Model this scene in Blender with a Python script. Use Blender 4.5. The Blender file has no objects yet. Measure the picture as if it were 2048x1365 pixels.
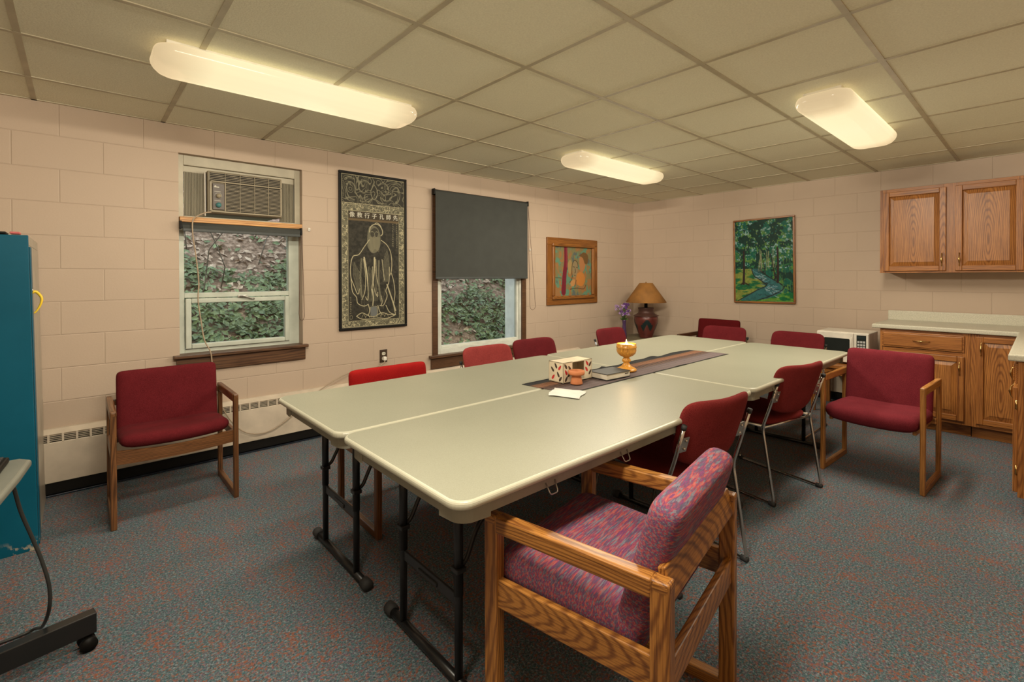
import bpy, bmesh, math, random
import numpy as np
from mathutils import Vector, Matrix, noise as mnoise
R = math.radians
SC = bpy.context.scene
COL = SC.collection
rnd = random.Random(7)
# ------------------------------------------------------------ camera, world, exposure
cam = bpy.data.objects.new('camera', bpy.data.cameras.new('camera'))
COL.objects.link(cam); SC.camera = cam
cam.location = (0.1874, -4.0407, 1.3161)
def set_cam():
    f, cx, cy, yaw, p, r = 962.95, 1047.8, 560.52, 0.825, -0.0081, -0.0016
    fwd = Vector((math.cos(yaw)*math.cos(p), math.sin(yaw)*math.cos(p), math.sin(p)))
    right = Vector((math.sin(yaw), -math.cos(yaw), 0)); up = right.cross(fwd)
    r2 = right*math.cos(r)+up*math.sin(r); u2 = up*math.cos(r)-right*math.sin(r)
    M = Matrix((r2, u2, -fwd)).transposed().to_4x4(); M.translation = cam.location
    cam.matrix_world = M
    c = cam.data; c.sensor_width = 36; c.sensor_fit = 'HORIZONTAL'
    c.lens = f*36/2048; c.shift_x = -(cx-1024)/2048; c.shift_y = (cy-682.5)/2048
    c.clip_start = 0.02
set_cam()
SC.view_settings.view_transform = 'Standard'; SC.view_settings.look = 'None'
SC.view_settings.gamma = 1; SC.view_settings.use_curve_mapping = False
SC.view_settings.exposure = 0.30
W = bpy.data.worlds.new('World'); SC.world = W; W.use_nodes = True
W.node_tree.nodes['Background'].inputs[0].default_value = (0.86, 0.93, 1.0, 1)
W.node_tree.nodes['Background'].inputs[1].default_value = 1.9
LAMP_COL = (1.0, 0.91, 0.735)
LAMP_W = 21.5; LAMP_SIDE = 2.25; LAMP_END = .5; TILT = R(-32); FALL = 'Constant'
# ------------------------------------------------------------ materials
def newmat(name):
    m = bpy.data.materials.new(name); m.use_nodes = True
    nt = m.node_tree; b = nt.nodes['Principled BSDF']
    return m, nt, b
def N(nt, t, **kw):
    n = nt.nodes.new(t)
    for k, v in kw.items():
        if k.startswith('i_'): n.inputs[int(k[2:]) if k[2:].isdigit() else k[2:]].default_value = v
        else: setattr(n, k, v)
    return n
def L(nt, a, b): nt.links.new(a, b)
def ramp(nt, fac, stops, interp='LINEAR'):
    n = nt.nodes.new('ShaderNodeValToRGB'); n.color_ramp.interpolation = interp
    e = n.color_ramp.elements
    while len(e) < len(stops): e.new(0.5)
    for i, (p, c) in enumerate(stops):
        e[i].position = p; e[i].color = (c[0], c[1], c[2], 1)
    L(nt, fac, n.inputs[0]); return n.outputs[0]
def mapping(nt, src, scale=(1,1,1), loc=(0,0,0)):
    n = nt.nodes.new('ShaderNodeMapping'); n.inputs['Scale'].default_value = scale; n.inputs['Location'].default_value = loc
    L(nt, src, n.inputs[0]); return n.outputs[0]
def gc(nt): return N(nt, 'ShaderNodeAttribute', attribute_name='gc').outputs['Vector']
def wpos(nt): return N(nt, 'ShaderNodeNewGeometry').outputs['Position']
def noise(nt, vec, scale, detail=3, rough=.5, dist=0):
    n = N(nt, 'ShaderNodeTexNoise'); n.inputs['Scale'].default_value = scale; n.inputs['Detail'].default_value = detail
    n.inputs['Roughness'].default_value = rough; n.inputs['Distortion'].default_value = dist
    L(nt, vec, n.inputs['Vector']); return n.outputs['Fac']
def bump(nt, b, h, strength=.3, dist=.01):
    n = N(nt, 'ShaderNodeBump'); n.inputs['Strength'].default_value = strength; n.inputs['Distance'].default_value = dist
    L(nt, h, n.inputs['Height']); L(nt, n.outputs[0], b.inputs['Normal'])
def mix(nt, fac, a, c, mode='MIX'):
    n = nt.nodes.new('ShaderNodeMix'); n.data_type = 'RGBA'; n.blend_type = mode
    if isinstance(fac, float): n.inputs[0].default_value = fac
    else: L(nt, fac, n.inputs[0])
    for k, v in ((6, a), (7, c)):
        if isinstance(v, tuple): n.inputs[k].default_value = (*v, 1)
        else: L(nt, v, n.inputs[k])
    return n.outputs[2]
def plain(name, col, rough=.6, metal=0, spec=.4, var=0.06, bmp=0, bscale=300):
    m, nt, b = newmat(name)
    b.inputs['Roughness'].default_value = rough; b.inputs['Metallic'].default_value = metal
    b.inputs['Specular IOR Level'].default_value = spec
    f = noise(nt, gc(nt), 9, 4)
    c2 = tuple(x*(1-var*2) for x in col); c1 = tuple(min(1, x*(1+var*2)) for x in col)
    L(nt, ramp(nt, f, [(.3, c2), (.7, c1)]), b.inputs['Base Color'])
    if bmp: bump(nt, b, noise(nt, gc(nt), bscale, 2), bmp, .002)
    return m
def oak(name, light, dark, rough=.38, scale=1.0, cath=False):
    m, nt, b = newmat(name); b.inputs['Roughness'].default_value = rough
    g = gc(nt)
    big = noise(nt, mapping(nt, g, (1.2, 6, 6)), 1.6*scale, 2)
    if cath:
        v = mapping(nt, g, (.16, 1, .5))
    else:
        v = mapping(nt, g, (.09, 1, 1), (0.0, .13, .07))
    w = N(nt, 'ShaderNodeTexWave', wave_type='RINGS', rings_direction='SPHERICAL')
    w.inputs['Scale'].default_value = (30 if cath else 42)*scale; w.inputs['Distortion'].default_value = 3.2
    w.inputs['Detail'].default_value = 2.5; w.inputs['Detail Scale'].default_value = 1.4
    L(nt, v, w.inputs['Vector'])
    fine = noise(nt, mapping(nt, g, (5, 260, 260)), 1.0, 3, .7)
    mid = tuple((a+c)/2 for a, c in zip(light, dark))
    c0 = ramp(nt, w.outputs['Fac'], [(0.0, dark), (.3, mid), (.62, light), (1, light)])
    c1 = mix(nt, .35, c0, ramp(nt, big, [(.3, dark), (.7, light)]))
    pores = ramp(nt, fine, [(.40, (.45, .38, .32)), (.52, (1, 1, 1))])
    c2 = mix(nt, .75, c1, pores, 'MULTIPLY')
    L(nt, c2, b.inputs['Base Color'])
    bump(nt, b, fine, .12, .001)
    return m
def cloth(name, a, c, scale=420, spots=None):
    m, nt, b = newmat(name); b.inputs['Roughness'].default_value = .95; b.inputs['Specular IOR Level'].default_value = .15
    g = gc(nt); f = noise(nt, g, scale, 2, .6)
    col = ramp(nt, f, [(.35, a), (.65, c)])
    big = noise(nt, g, 12, 3)
    col = mix(nt, .2, col, ramp(nt, big, [(.3, tuple(x*.8 for x in a)), (.7, c)]))
    if spots:
        s = noise(nt, g, 700, 1)
        col = mix(nt, ramp(nt, s, [(.66, (0,0,0)), (.72, (1,1,1))]), col, spots)
    L(nt, col, b.inputs['Base Color']); bump(nt, b, f, .5, .0015)
    return m
def emis(name, col, s):
    m, nt, b = newmat(name); b.inputs['Base Color'].default_value = (*col, 1)
    b.inputs['Emission Color'].default_value = (*col, 1); b.inputs['Emission Strength'].default_value = s
    return m
M = {}
WALLC = (.430, .330, .248)
def wallmat(name, axis, x0, z0=.165):
    m, nt, b = newmat(name); b.inputs['Roughness'].default_value = .62; b.inputs['Specular IOR Level'].default_value = .35
    p = wpos(nt); s = N(nt, 'ShaderNodeSeparateXYZ'); L(nt, p, s.inputs[0])
    c = N(nt, 'ShaderNodeCombineXYZ')
    def sub(o, v):
        n = N(nt, 'ShaderNodeMath', operation='SUBTRACT'); L(nt, o, n.inputs[0]); n.inputs[1].default_value = v; return n.outputs[0]
    L(nt, sub(s.outputs[axis], x0), c.inputs[0]); L(nt, sub(s.outputs[2], z0), c.inputs[1])
    br = N(nt, 'ShaderNodeTexBrick'); br.offset = .5; br.offset_frequency = 2; br.squash = 1
    for k, v in (('Scale', 1), ('Mortar Size', .0045), ('Mortar Smooth', .8), ('Brick Width', .4), ('Row Height', .2), ('Bias', 0)): br.inputs[k].default_value = v
    L(nt, c.outputs[0], br.inputs['Vector'])
    big = noise(nt, p, 1.3, 4)
    base = ramp(nt, big, [(.25, tuple(x*.95 for x in WALLC)), (.75, tuple(x*1.04 for x in WALLC))])
    col = mix(nt, br.outputs['Fac'], base, tuple(x*.93 for x in WALLC))
    L(nt, col, b.inputs['Base Color'])
    inv = N(nt, 'ShaderNodeMath', operation='MULTIPLY_ADD'); inv.inputs[1].default_value = -1.0; inv.inputs[2].default_value = 1.0
    L(nt, br.outputs['Fac'], inv.inputs[0])
    ad = N(nt, 'ShaderNodeMath', operation='MULTIPLY_ADD'); L(nt, noise(nt, p, 95, 4, .65), ad.inputs[0]); ad.inputs[1].default_value = .22
    L(nt, inv.outputs[0], ad.inputs[2])
    bump(nt, b, ad.outputs[0], .45, .005)
    return m
M['wall_l'] = wallmat('painted block left', 0, -.0966)
M['wall_b'] = wallmat('painted block back', 1, -2.325)
M['reveal'] = plain('painted reveal', WALLC, .6)
# ceiling tile
m, nt, b = newmat('ceiling tile'); p = wpos(nt); b.inputs['Roughness'].default_value = .95; b.inputs['Specular IOR Level'].default_value = .1
n1 = noise(nt, p, 130, 3, .6); n2 = noise(nt, p, .9, 2)
L(nt, mix(nt, .35, ramp(nt, n1, [(.3, (.72, .70, .55)), (.7, (.86, .84, .67))]), ramp(nt, n2, [(.3, (.76, .74, .585)), (.7, (.82, .80, .635))])), b.inputs['Base Color'])
bump(nt, b, n1, .6, .003); M['tile'] = m
M['grid'] = plain('ceiling grid paint', (.47, .42, .30), .5)
# carpet
m, nt, b = newmat('carpet'); p = wpos(nt); b.inputs['Roughness'].default_value = 1; b.inputs['Specular IOR Level'].default_value = .05
t1 = noise(nt, p, 120, 2, .7); t2 = noise(nt, mapping(nt, p, (1, 1, 1), (3, 5, 1)), 75, 3, .7); t3 = noise(nt, mapping(nt, p, (1.6, .8, 1)), 7, 3, .6); t4 = noise(nt, mapping(nt, p, (1, 1, 1), (9, 1, 1)), 85, 2, .7)
base = ramp(nt, t1, [(.3, (.030, .042, .048)), (.5, (.105, .142, .160)), (.7, (.26, .31, .325))])
teal = mix(nt, ramp(nt, t4, [(.52, (0,0,0)), (.60, (1,1,1))]), base, (.060, .135, .150))
def mth(nt, op, a, c):
    n = N(nt, 'ShaderNodeMath', operation=op)
    for k, v in enumerate((a, c)):
        if isinstance(v, (int, float)): n.inputs[k].default_value = v
        else: L(nt, v, n.inputs[k])
    return n.outputs[0]
rf = mth(nt, 'ADD', t2, mth(nt, 'MULTIPLY', t3, .38))
rust = mix(nt, ramp(nt, rf, [(.71, (0,0,0)), (.80, (.9,.9,.9))]), teal, (.27, .10, .062))
pf = mth(nt, 'ADD', noise(nt, mapping(nt, p, (1, 1, 1), (21, 2, 5)), 95, 2, .7), mth(nt, 'MULTIPLY', noise(nt, mapping(nt, p, (1, 1, 1), (7, 31, 5)), 9, 3, .6), .3))
rust = mix(nt, ramp(nt, pf, [(.70, (0,0,0)), (.78, (.7,.7,.7))]), rust, (.16, .105, .15))
rust = mix(nt, ramp(nt, pf, [(.43, (.7,.7,.7)), (.51, (0,0,0))]), rust, (.17, .15, .075))
rust = mix(nt, .45, rust, ramp(nt, noise(nt, p, 190, 2, .7), [(.3, (.3, .3, .3)), (.7, (1.6, 1.6, 1.6))]), 'MULTIPLY')
L(nt, rust, b.inputs['Base Color']); bump(nt, b, t1, 1.0, .006); M['carpet'] = m
M['navy'] = plain('navy vinyl base', (.012, .022, .040), .35)
M['oak_dark'] = oak('dark oak trim', (.13, .062, .028), (.035, .015, .007), .4)
M['oak_mid'] = oak('chair oak', (.43, .185, .038), (.14, .045, .009), .36, 1.5, cath=True)
M['oak_brown'] = oak('brown oak', (.215, .092, .032), (.065, .025, .009), .35)
M['oak_gold'] = oak('golden oak', (.46, .205, .050), (.22, .080, .016), .38)
M['oak_cab'] = oak('cabinet oak', (.42, .165, .036), (.18, .056, .010), .40)
M['oak_panel'] = oak('cabinet oak panel', (.44, .178, .042), (.17, .056, .011), .38, cath=True)
M['pine'] = oak('pine board', (.62, .33, .11), (.33, .13, .03), .5)
M['frame_wood'] = oak('picture frame wood', (.30, .115, .022), (.12, .040, .008), .35)
M['maroon'] = cloth('maroon cloth', (.070, .005, .007), (.140, .013, .017))
M['maroon2'] = cloth('maroon cloth plum', (.095, .008, .014), (.185, .022, .030))
M['red'] = cloth('red cloth', (.22, .004, .005), (.36, .012, .010))
M['darkred'] = cloth('dark crimson cloth', (.055, .002, .003), (.10, .005, .006))
M['rose'] = cloth('worn rose red cloth', (.17, .020, .020), (.33, .055, .050))
M['brick'] = cloth('brick red cloth', (.115, .010, .011), (.24, .030, .028), spots=None)
# flame stitch upholstery
m, nt, b = newmat('flame stitch upholstery'); b.inputs['Roughness'].default_value = .8; b.inputs['Specular IOR Level'].default_value = .25
g = gc(nt)
a1 = noise(nt, mapping(nt, g, (16, 150, 100)), 1.0, 3, .6, .35); a2 = noise(nt, mapping(nt, g, (20, 230, 140), (4, 7, 2)), 1.0, 3, .6, .3); a3 = noise(nt, mapping(nt, g, (60, 420, 300), (1, 2, 8)), 1.0, 2)
c = ramp(nt, a1, [(.36, (.085, .075, .12)), (.44, (.11, .055, .105)), (.50, (.21, .050, .085)), (.56, (.31, .055, .066)), (.64, (.38, .095, .085))])
c = mix(nt, ramp(nt, a2, [(.53, (0,0,0)), (.60, (1,1,1))]), c, (.15, .145, .18))
c = mix(nt, ramp(nt, a2, [(.38, (1,1,1)), (.43, (0,0,0))]), c, (.16, .040, .115))
c = mix(nt, .35, c, ramp(nt, a3, [(.3, (.35, .35, .4)), (.7, (1.4, 1.3, 1.3))]), 'MULTIPLY')
L(nt, c, b.inputs['Base Color']); bump(nt, b, a3, .3, .001); M['flame'] = m
# table laminate
m, nt, b = newmat('speckled laminate'); p = gc(nt); b.inputs['Roughness'].default_value = .42; b.inputs['Specular IOR Level'].default_value = .45
s1 = noise(nt, p, 420, 2, .7); s2 = noise(nt, p, 3, 4)
L(nt, mix(nt, .4, ramp(nt, s1, [(.35, (.235, .235, .170)), (.6, (.315, .31, .235))]), ramp(nt, s2, [(.3, (.26, .255, .19)), (.7, (.30, .295, .225))])), b.inputs['Base Color']); M['laminate'] = m
M['edge'] = plain('cream table edging', (.47, .455, .35), .33, var=.02)
M['skirt'] = plain('table apron paint', (.25, .24, .185), .5)
M['blackmetal'] = plain('black painted steel', (.012, .012, .012), .32, 0, .5)
M['rubber'] = plain('black rubber', (.03, .03, .03), .7)
M['chrome'] = plain('chrome', (.62, .60, .56), .16, 1.0)
M['steel'] = plain('dull steel', (.5, .48, .44), .35, 1.0)
M['brass'] = plain('antique brass', (.55, .36, .14), .25, 1.0)
M['white_vinyl'] = plain('white vinyl', (.55, .56, .50), .4)
M['green_alu'] = plain('aged white aluminium', (.43, .455, .39), .45)
M['cream_paint'] = plain('cream paint', (.40, .36, .27), .5)
M['heater'] = plain('heater enamel', (.50, .42, .325), .45)
M['slot'] = plain('dark slot', (.02, .017, .013), .8)
M['black'] = plain('black paint', (.008, .007, .006), .5, spec=.15)
M['shade_cloth'] = plain('charcoal shade cloth', (.054, .056, .051), .9, spec=.15, var=.03, bmp=.3, bscale=500)
M['shade_bar'] = plain('shade rail', (.045, .050, .048), .5)
M['cord'] = plain('tan cord', (.33, .25, .17), .5)
M['chain'] = plain('brown bead chain', (.10, .055, .035), .4)
M['ac_beige'] = plain('beige plastic', (.20, .165, .105), .5)
M['ac_light'] = plain('light beige plastic', (.27, .225, .15), .5)
M['ac_panel'] = plain('brown control panel', (.085, .065, .05), .4)
M['accordion'] = plain('accordion panel', (.21, .185, .125), .6)
M['teal_ink'] = plain('teal ink', (.05, .16, .16), .5)
M['pale_ink'] = plain('pale ink', (.55, .52, .42), .5)
M['housing'] = plain('white enamel', (.75, .72, .64), .4)
M['outlet_brown'] = plain('brown outlet plate', (.05, .03, .018), .4)
M['white_pl'] = plain('white plastic', (.72, .68, .60), .35)
M['mw_white'] = plain('microwave white', (.66, .61, .52), .35)
M['mw_glass'] = plain('dark microwave glass', (.018, .022, .020), .12, spec=.6)
M['key_grey'] = plain('grey keys', (.42, .42, .40), .5)
M['yellow'] = plain('yellow plastic strap', (.80, .52, .03), .35)
M['pink'] = plain('pink plastic', (.55, .12, .12), .4)
M['tan_metal'] = plain('tan painted steel', (.36, .31, .24), .35)
m, nt, b = newmat('blue painted steel'); g = wpos(nt); b.inputs['Roughness'].default_value = .42
b.inputs['Specular IOR Level'].default_value = .2; s = noise(nt, g, 2.2, 5, .6); sc = noise(nt, g, 26, 4, .7)
cc = ramp(nt, s, [(.3, (.001, .070, .115)), (.7, (.004, .095, .155))])
z = N(nt, 'ShaderNodeSeparateXYZ'); L(nt, g, z.inputs[0])
low = ramp(nt, z.outputs[2], [(0.0, (1,1,1)), (.07, (.0,.0,.0))])
chip = mth(nt, 'MULTIPLY', low, ramp(nt, sc, [(.56, (0,0,0)), (.62, (1,1,1))]))
L(nt, mix(nt, chip, cc, (.45, .38, .27)), b.inputs['Base Color']); M['blue'] = m
m, nt, b = newmat('stone laminate counter'); g = gc(nt); b.inputs['Roughness'].default_value = .4
L(nt, ramp(nt, noise(nt, g, 160, 3, .7), [(.35, (.42, .40, .31)), (.65, (.58, .55, .44))]), b.inputs['Base Color']); M['counter'] = m
M['sidetop'] = plain('dark olive table top', (.14, .12, .075), .35)
M['goblet'] = oak('turned honey wood', (.86, .42, .075), (.66, .28, .040), .28)
M['wax'] = plain('white wax', (.85, .80, .70), .5)
M['flame_e'] = emis('candle flame', (1, .62, .25), 9)
M['clay'] = plain('terracotta', (.58, .21, .085), .75)
M['box_card'] = plain('cream printed card', (.70, .60, .43), .7)
M['card_in'] = plain('plain card inside', (.50, .40, .26), .8)
M['leaf_red'] = plain('red leaf print', (.55, .035, .035), .6)
M['leaf_brown'] = plain('brown leaf print', (.07, .045, .03), .6)
M['paper'] = plain('white tissue paper', (.74, .72, .66), .8)
M['bookblk'] = plain('grey black book cover', (.055, .055, .052), .55)
M['pages'] = plain('page block', (.72, .66, .54), .8)
M['lampshade'] = plain('tan parchment shade', (.25, .110, .024), .8, bmp=.2, bscale=250, var=.1)
m, nt, b = newmat('maroon glazed pot'); g = gc(nt); b.inputs['Roughness'].default_value = .3
L(nt, ramp(nt, noise(nt, g, 14, 4), [(.3, (.065, .012, .010)), (.7, (.13, .028, .020))]), b.inputs['Base Color']); M['potred'] = m
M['potteal'] = plain('dark teal glaze', (.008, .018, .018), .35)
M['bronze'] = plain('weathered bronze', (.085, .038, .028), .45, .2)
M['vase'] = plain('purple glass vase', (.055, .028, .075), .2)
M['petal_purple'] = plain('purple petals', (.13, .03, .24), .7)
M['petal_lilac'] = plain('lilac petals', (.42, .27, .50), .7)
M['foliage'] = plain('green foliage', (.06, .10, .025), .6)
M['grey_lam'] = plain('grey green laminate', (.17, .17, .14), .4)
M['cable'] = plain('dark cable', (.03, .03, .028), .45)
# striped runner
m, nt, b = newmat('striped woven runner'); g = gc(nt); b.inputs['Roughness'].default_value = .95
sp = N(nt, 'ShaderNodeSeparateXYZ'); L(nt, g, sp.inputs[0])
st = [(0, (.010, .010, .011)), (.15, (.035, .02, .014)), (.17, (.012, .011, .011)), (.19, (.22, .095, .04)), (.23, (.06, .03, .02)), (.245, (.24, .10, .045)), (.30, (.15, .06, .035)), (.32, (.27, .12, .06)), (.385, (.03, .018, .014)), (.40, (.20, .085, .05)), (.44, (.015, .012, .012)), (.47, (.19, .10, .07)), (.50, (.012, .010, .010)), (.53, (.20, .11, .08)), (.56, (.04, .025, .022)), (.58, (.15, .105, .10)), (.62, (.07, .05, .05)), (.635, (.17, .125, .125)), (.73, (.12, .085, .09)), (.745, (.18, .135, .135)), (.85, (.14, .10, .105)), (.865, (.18, .135, .135)), (.965, (.012, .011, .011))]
c = ramp(nt, sp.outputs[1], st, 'CONSTANT')
w = noise(nt, mapping(nt, g, (60, 90, 1)), 2, 2, .7)
L(nt, mix(nt, .65, c, ramp(nt, w, [(.35, (.2, .2, .2)), (.6, (1.1, 1.1, 1.1))]), 'MULTIPLY'), b.inputs['Base Color']); bump(nt, b, w, .6, .002); M['runner'] = m
m = bpy.data.materials.new('window glass'); m.use_nodes = True; nt = m.node_tree; nt.nodes.clear()
o_ = nt.nodes.new('ShaderNodeOutputMaterial'); mx = nt.nodes.new('ShaderNodeMixShader'); tr = nt.nodes.new('ShaderNodeBsdfTransparent'); gl = nt.nodes.new('ShaderNodeBsdfGlossy')
tr.inputs[0].default_value = (.93, .96, .94, 1); gl.inputs['Roughness'].default_value = .02; fr = nt.nodes.new('ShaderNodeFresnel'); fr.inputs[0].default_value = 1.35
L(nt, fr.outputs[0], mx.inputs[0]); L(nt, tr.outputs[0], mx.inputs[1]); L(nt, gl.outputs[0], mx.inputs[2]); L(nt, mx.outputs[0], o_.inputs[0]); M['glass'] = m
def vcol(name, rough=.5):
    m, nt, b = newmat(name); b.inputs['Roughness'].default_value = rough; b.inputs['Specular IOR Level'].default_value = .2
    a = N(nt, 'ShaderNodeAttribute', attribute_name='paint'); L(nt, a.outputs['Color'], b.inputs['Base Color']); return m
M['print'] = vcol('ink rubbing print', .6); M['oil'] = vcol('oil paint', .5)
# diffuser: lit acrylic, tubes stop short of the ends
m, nt, b = newmat('lit acrylic diffuser'); g = gc(nt); sp = N(nt, 'ShaderNodeSeparateXYZ'); L(nt, g, sp.inputs[0])
ax = mth(nt, 'ABSOLUTE', sp.outputs[0], 0)
L(nt, ramp(nt, ax, [(.0, (1.0, .86, .53)), (.42, (1.0, .84, .50)), (.56, (.78, .60, .34)), (.66, (.62, .46, .26))]), b.inputs['Emission Color'])
b.inputs['Emission Strength'].default_value = .80; b.inputs['Base Color'].default_value = (.10, .09, .07, 1); b.inputs['Roughness'].default_value = .15
M['diffuser'] = m
# outdoors
m, nt, b = newmat('leaf litter slope'); p = wpos(nt); b.inputs['Roughness'].default_value = 1
L(nt, ramp(nt, noise(nt, p, 22, 5, .7), [(.3, (.05, .035, .025)), (.5, (.20, .13, .09)), (.7, (.42, .31, .24))]), b.inputs['Base Color']); M['litter'] = m
def leafmat(name, a, c):
    m, nt, b = newmat(name); b.inputs['Roughness'].default_value = .5
    L(nt, ramp(nt, noise(nt, wpos(nt), 14, 3, .7), [(.3, a), (.7, c)]), b.inputs['Base Color']); return m
M['ivy'] = leafmat('ivy leaves', (.035, .07, .022), (.23, .29, .13))
M['dry'] = leafmat('dry fallen leaves', (.22, .13, .08), (.62, .48, .36))
M['grass'] = leafmat('dry tall grass', (.22, .17, .09), (.46, .38, .24))
M['bark'] = leafmat('grey bark', (.10, .08, .06), (.24, .20, .16))
M['needle'] = leafmat('dark evergreen', (.015, .03, .015), (.05, .075, .04))
M['ext_white'] = plain('white painted exterior', (.80, .82, .80), .6)
# ------------------------------------------------------------ mesh builder
GX = {'x': Matrix.Identity(3), 'y': Matrix(((0,1,0),(0,0,1),(1,0,0))), 'z': Matrix(((0,0,1),(1,0,0),(0,1,0)))}
class MB:
    def __init__(s): s.v = []; s.f = []; s.g = []; s.sm = []
    def add(s, vs, fs, gs=None, smooth=False, off=None):
        n = len(s.v); s.v += [tuple(v) for v in vs]
        if off is None: off = (0, 0, 0)
        gs = gs if gs is not None else vs
        s.g += [(a[0]+off[0], a[1]+off[1], a[2]+off[2]) for a in gs]
        s.f += [tuple(i+n for i in f) for f in fs]; s.sm += [smooth]*len(fs)
        return s
    def box(s, x0, x1, y0, y1, z0, z1, bev=.003, grain='x', seg=2, M4=None, smooth=True):
        bm = bmesh.new(); bmesh.ops.create_cube(bm, size=1)
        sx, sy, sz = x1-x0, y1-y0, z1-z0
        for v in bm.verts: v.co = Vector((v.co.x*sx, v.co.y*sy, v.co.z*sz))
        if bev > 0:
            bev = min(bev, .45*min(abs(sx), abs(sy), abs(sz)))
            bmesh.ops.bevel(bm, geom=list(bm.edges), offset=bev, segments=seg, profile=.5, affect='EDGES')
        c = Vector(((x0+x1)/2, (y0+y1)/2, (z0+z1)/2))
        vs = [v.co.copy() for v in bm.verts]; fs = [[v.index for v in f.verts] for f in bm.faces]
        bm.verts.index_update()
        Gm = GX[grain]; gs = [Gm @ v for v in vs]
        off = (rnd.uniform(-.6, .6), rnd.uniform(-.18, .18), rnd.uniform(-.18, .18))
        vs = [v+c for v in vs]
        if M4 is not None: vs = [M4 @ v for v in vs]
        bm.free(); s.add(vs, fs, gs, False, off); return s
    def tube(s, pts, r, n=10, cap=True, fillet=0, closed=False, fs_=5):
        P = [Vector(p) for p in pts]
        if fillet > 0 and len(P) > 2:
            Q = [P[0]]
            for i in range(1, len(P)-1):
                a, b_, c = P[i-1], P[i], P[i+1]
                d1 = (a-b_); d2 = (c-b_); q = min(fillet, d1.length*.45, d2.length*.45)
                p1 = b_+d1.normalized()*q; p2 = b_+d2.normalized()*q
                for k in range(fs_+1):
                    t = k/fs_; Q.append(p1*(1-t)**2+b_*2*t*(1-t)+p2*t*t)
            Q.append(P[-1]); P = Q
        m = len(P); T = []
        for i in range(m):
            if closed: d = P[(i+1) % m]-P[i-1]
            else: d = P[min(i+1, m-1)]-P[max(i-1, 0)]
            T.append(d.normalized() if d.length > 1e-9 else Vector((0,0,1)))
        up = Vector((0,0,1)) if abs(T[0].z) < .9 else Vector((1,0,0))
        nrm = (up-T[0]*up.dot(T[0])).normalized(); vs = []; gs = []; acc = 0
        for i in range(m):
            if i: nrm = (nrm-T[i]*nrm.dot(T[i])).normalized(); acc += (P[i]-P[i-1]).length
            bn = T[i].cross(nrm); rr = r[i] if isinstance(r, (list, tuple)) else r
            for k in range(n):
                a = 2*math.pi*k/n; vs.append(P[i]+(nrm*math.cos(a)+bn*math.sin(a))*rr); gs.append((acc, math.cos(a)*rr, math.sin(a)*rr))
        fs = []
        for i in range(m if closed else m-1):
            j = (i+1) % m
            for k in range(n): fs.append((i*n+k, i*n+(k+1) % n, j*n+(k+1) % n, j*n+k))
        if cap and not closed: fs.append(tuple(range(n))[::-1]); fs.append(tuple((m-1)*n+k for k in range(n)))
        s.add(vs, fs, gs, True); return s
    def lathe(s, prof, c=(0,0,0), n=40, capb=True, capt=True, fn=None):
        vs = []
        for (r, z) in prof:
            for k in range(n):
                a = 2*math.pi*k/n; vs.append(Vector((c[0]+r*math.cos(a), c[1]+r*math.sin(a), c[2]+z)))
        fs = []; m = len(prof)
        for i in range(m-1):
            for k in range(n): fs.append((i*n+k, i*n+(k+1) % n, (i+1)*n+(k+1) % n, (i+1)*n+k))
        if capb: fs.append(tuple(range(n))[::-1])
        if capt: fs.append(tuple((m-1)*n+k for k in range(n)))
        gs = [Vector((v.z-c[2], v.x-c[0], v.y-c[1])) for v in vs]
        s.add(vs, fs, gs, True); return s
    def prism(s, outline, z0, z1, fn=None, bev=0, smooth=False):
        """outline: list of (x,y); extruded z0..z1, optional edge rounding bev"""
        n = len(outline); cx = sum(p[0] for p in outline)/n; cy = sum(p[1] for p in outline)/n
        O = [Vector((p[0], p[1])) for p in outline]
        def inset(d):
            out = []
            for i in range(n):
                a, b_, c = O[i-1], O[i], O[(i+1) % n]
                e1 = (b_-a); e2 = (c-b_)
                e1 = e1.normalized() if e1.length > 1e-9 else e2.normalized(); e2 = e2.normalized() if e2.length > 1e-9 else e1
                nn = Vector((-(e1.y+e2.y), e1.x+e2.x)); nn = nn.normalized() if nn.length > 1e-9 else Vector((-e1.y, e1.x))
                k = max(.4, nn.dot(Vector((-e1.y, e1.x)))); out.append(b_+nn*(d/k))
            return out
        rings = []
        if bev > 0:
            for k in range(5):
                a = k/4*math.pi/2; rings.append((inset(bev*(1-math.sin(a))), z0+bev*(1-math.cos(a))))
            for k in range(4, -1, -1):
                a = k/4*math.pi/2; rings.append((inset(bev*(1-math.sin(a))), z1-bev*(1-math.cos(a))))
        else: rings = [(O, z0), (O, z1)]
        vs = [Vector((p.x, p.y, z)) for ring, z in rings for p in ring]; fs = []
        for i in range(len(rings)-1):
            for k in range(n): fs.append((i*n+k, i*n+(k+1) % n, (i+1)*n+(k+1) % n, (i+1)*n+k))
        fs.append(tuple(range(n))[::-1]); fs.append(tuple((len(rings)-1)*n+k for k in range(n)))
        gs = [v.copy() for v in vs]
        if fn: vs = [fn(v) for v in vs]
        s.add(vs, fs, gs, False); return s
    def pad(s, w, h, t, nn=5, p=8, res=18, fn=None, soft=.5):
        """pillow: w along x, h along y, thickness t along z, superellipse outline"""
        vs = []; gs = []; idx = {}; fs = []
        for side in (1, -1):
            for i in range(res+1):
                for j in range(res+1):
                    a = math.sin((i/res*2-1)*math.pi/2); c = math.sin((j/res*2-1)*math.pi/2)
                    rho = max(abs(a), abs(c))
                    if rho > 1-1e-6 and side == -1: idx[(side, i, j)] = idx[(1, i, j)]; continue
                    k = rho/((abs(a)**nn+abs(c)**nn)**(1/nn)) if rho > 0 else 1
                    hz = t/2*(1-rho**p)**soft
                    v = Vector((a*k*w/2, c*k*h/2, side*hz)); idx[(side, i, j)] = len(vs); gs.append(v.copy()); vs.append(fn(v) if fn else v)
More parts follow.
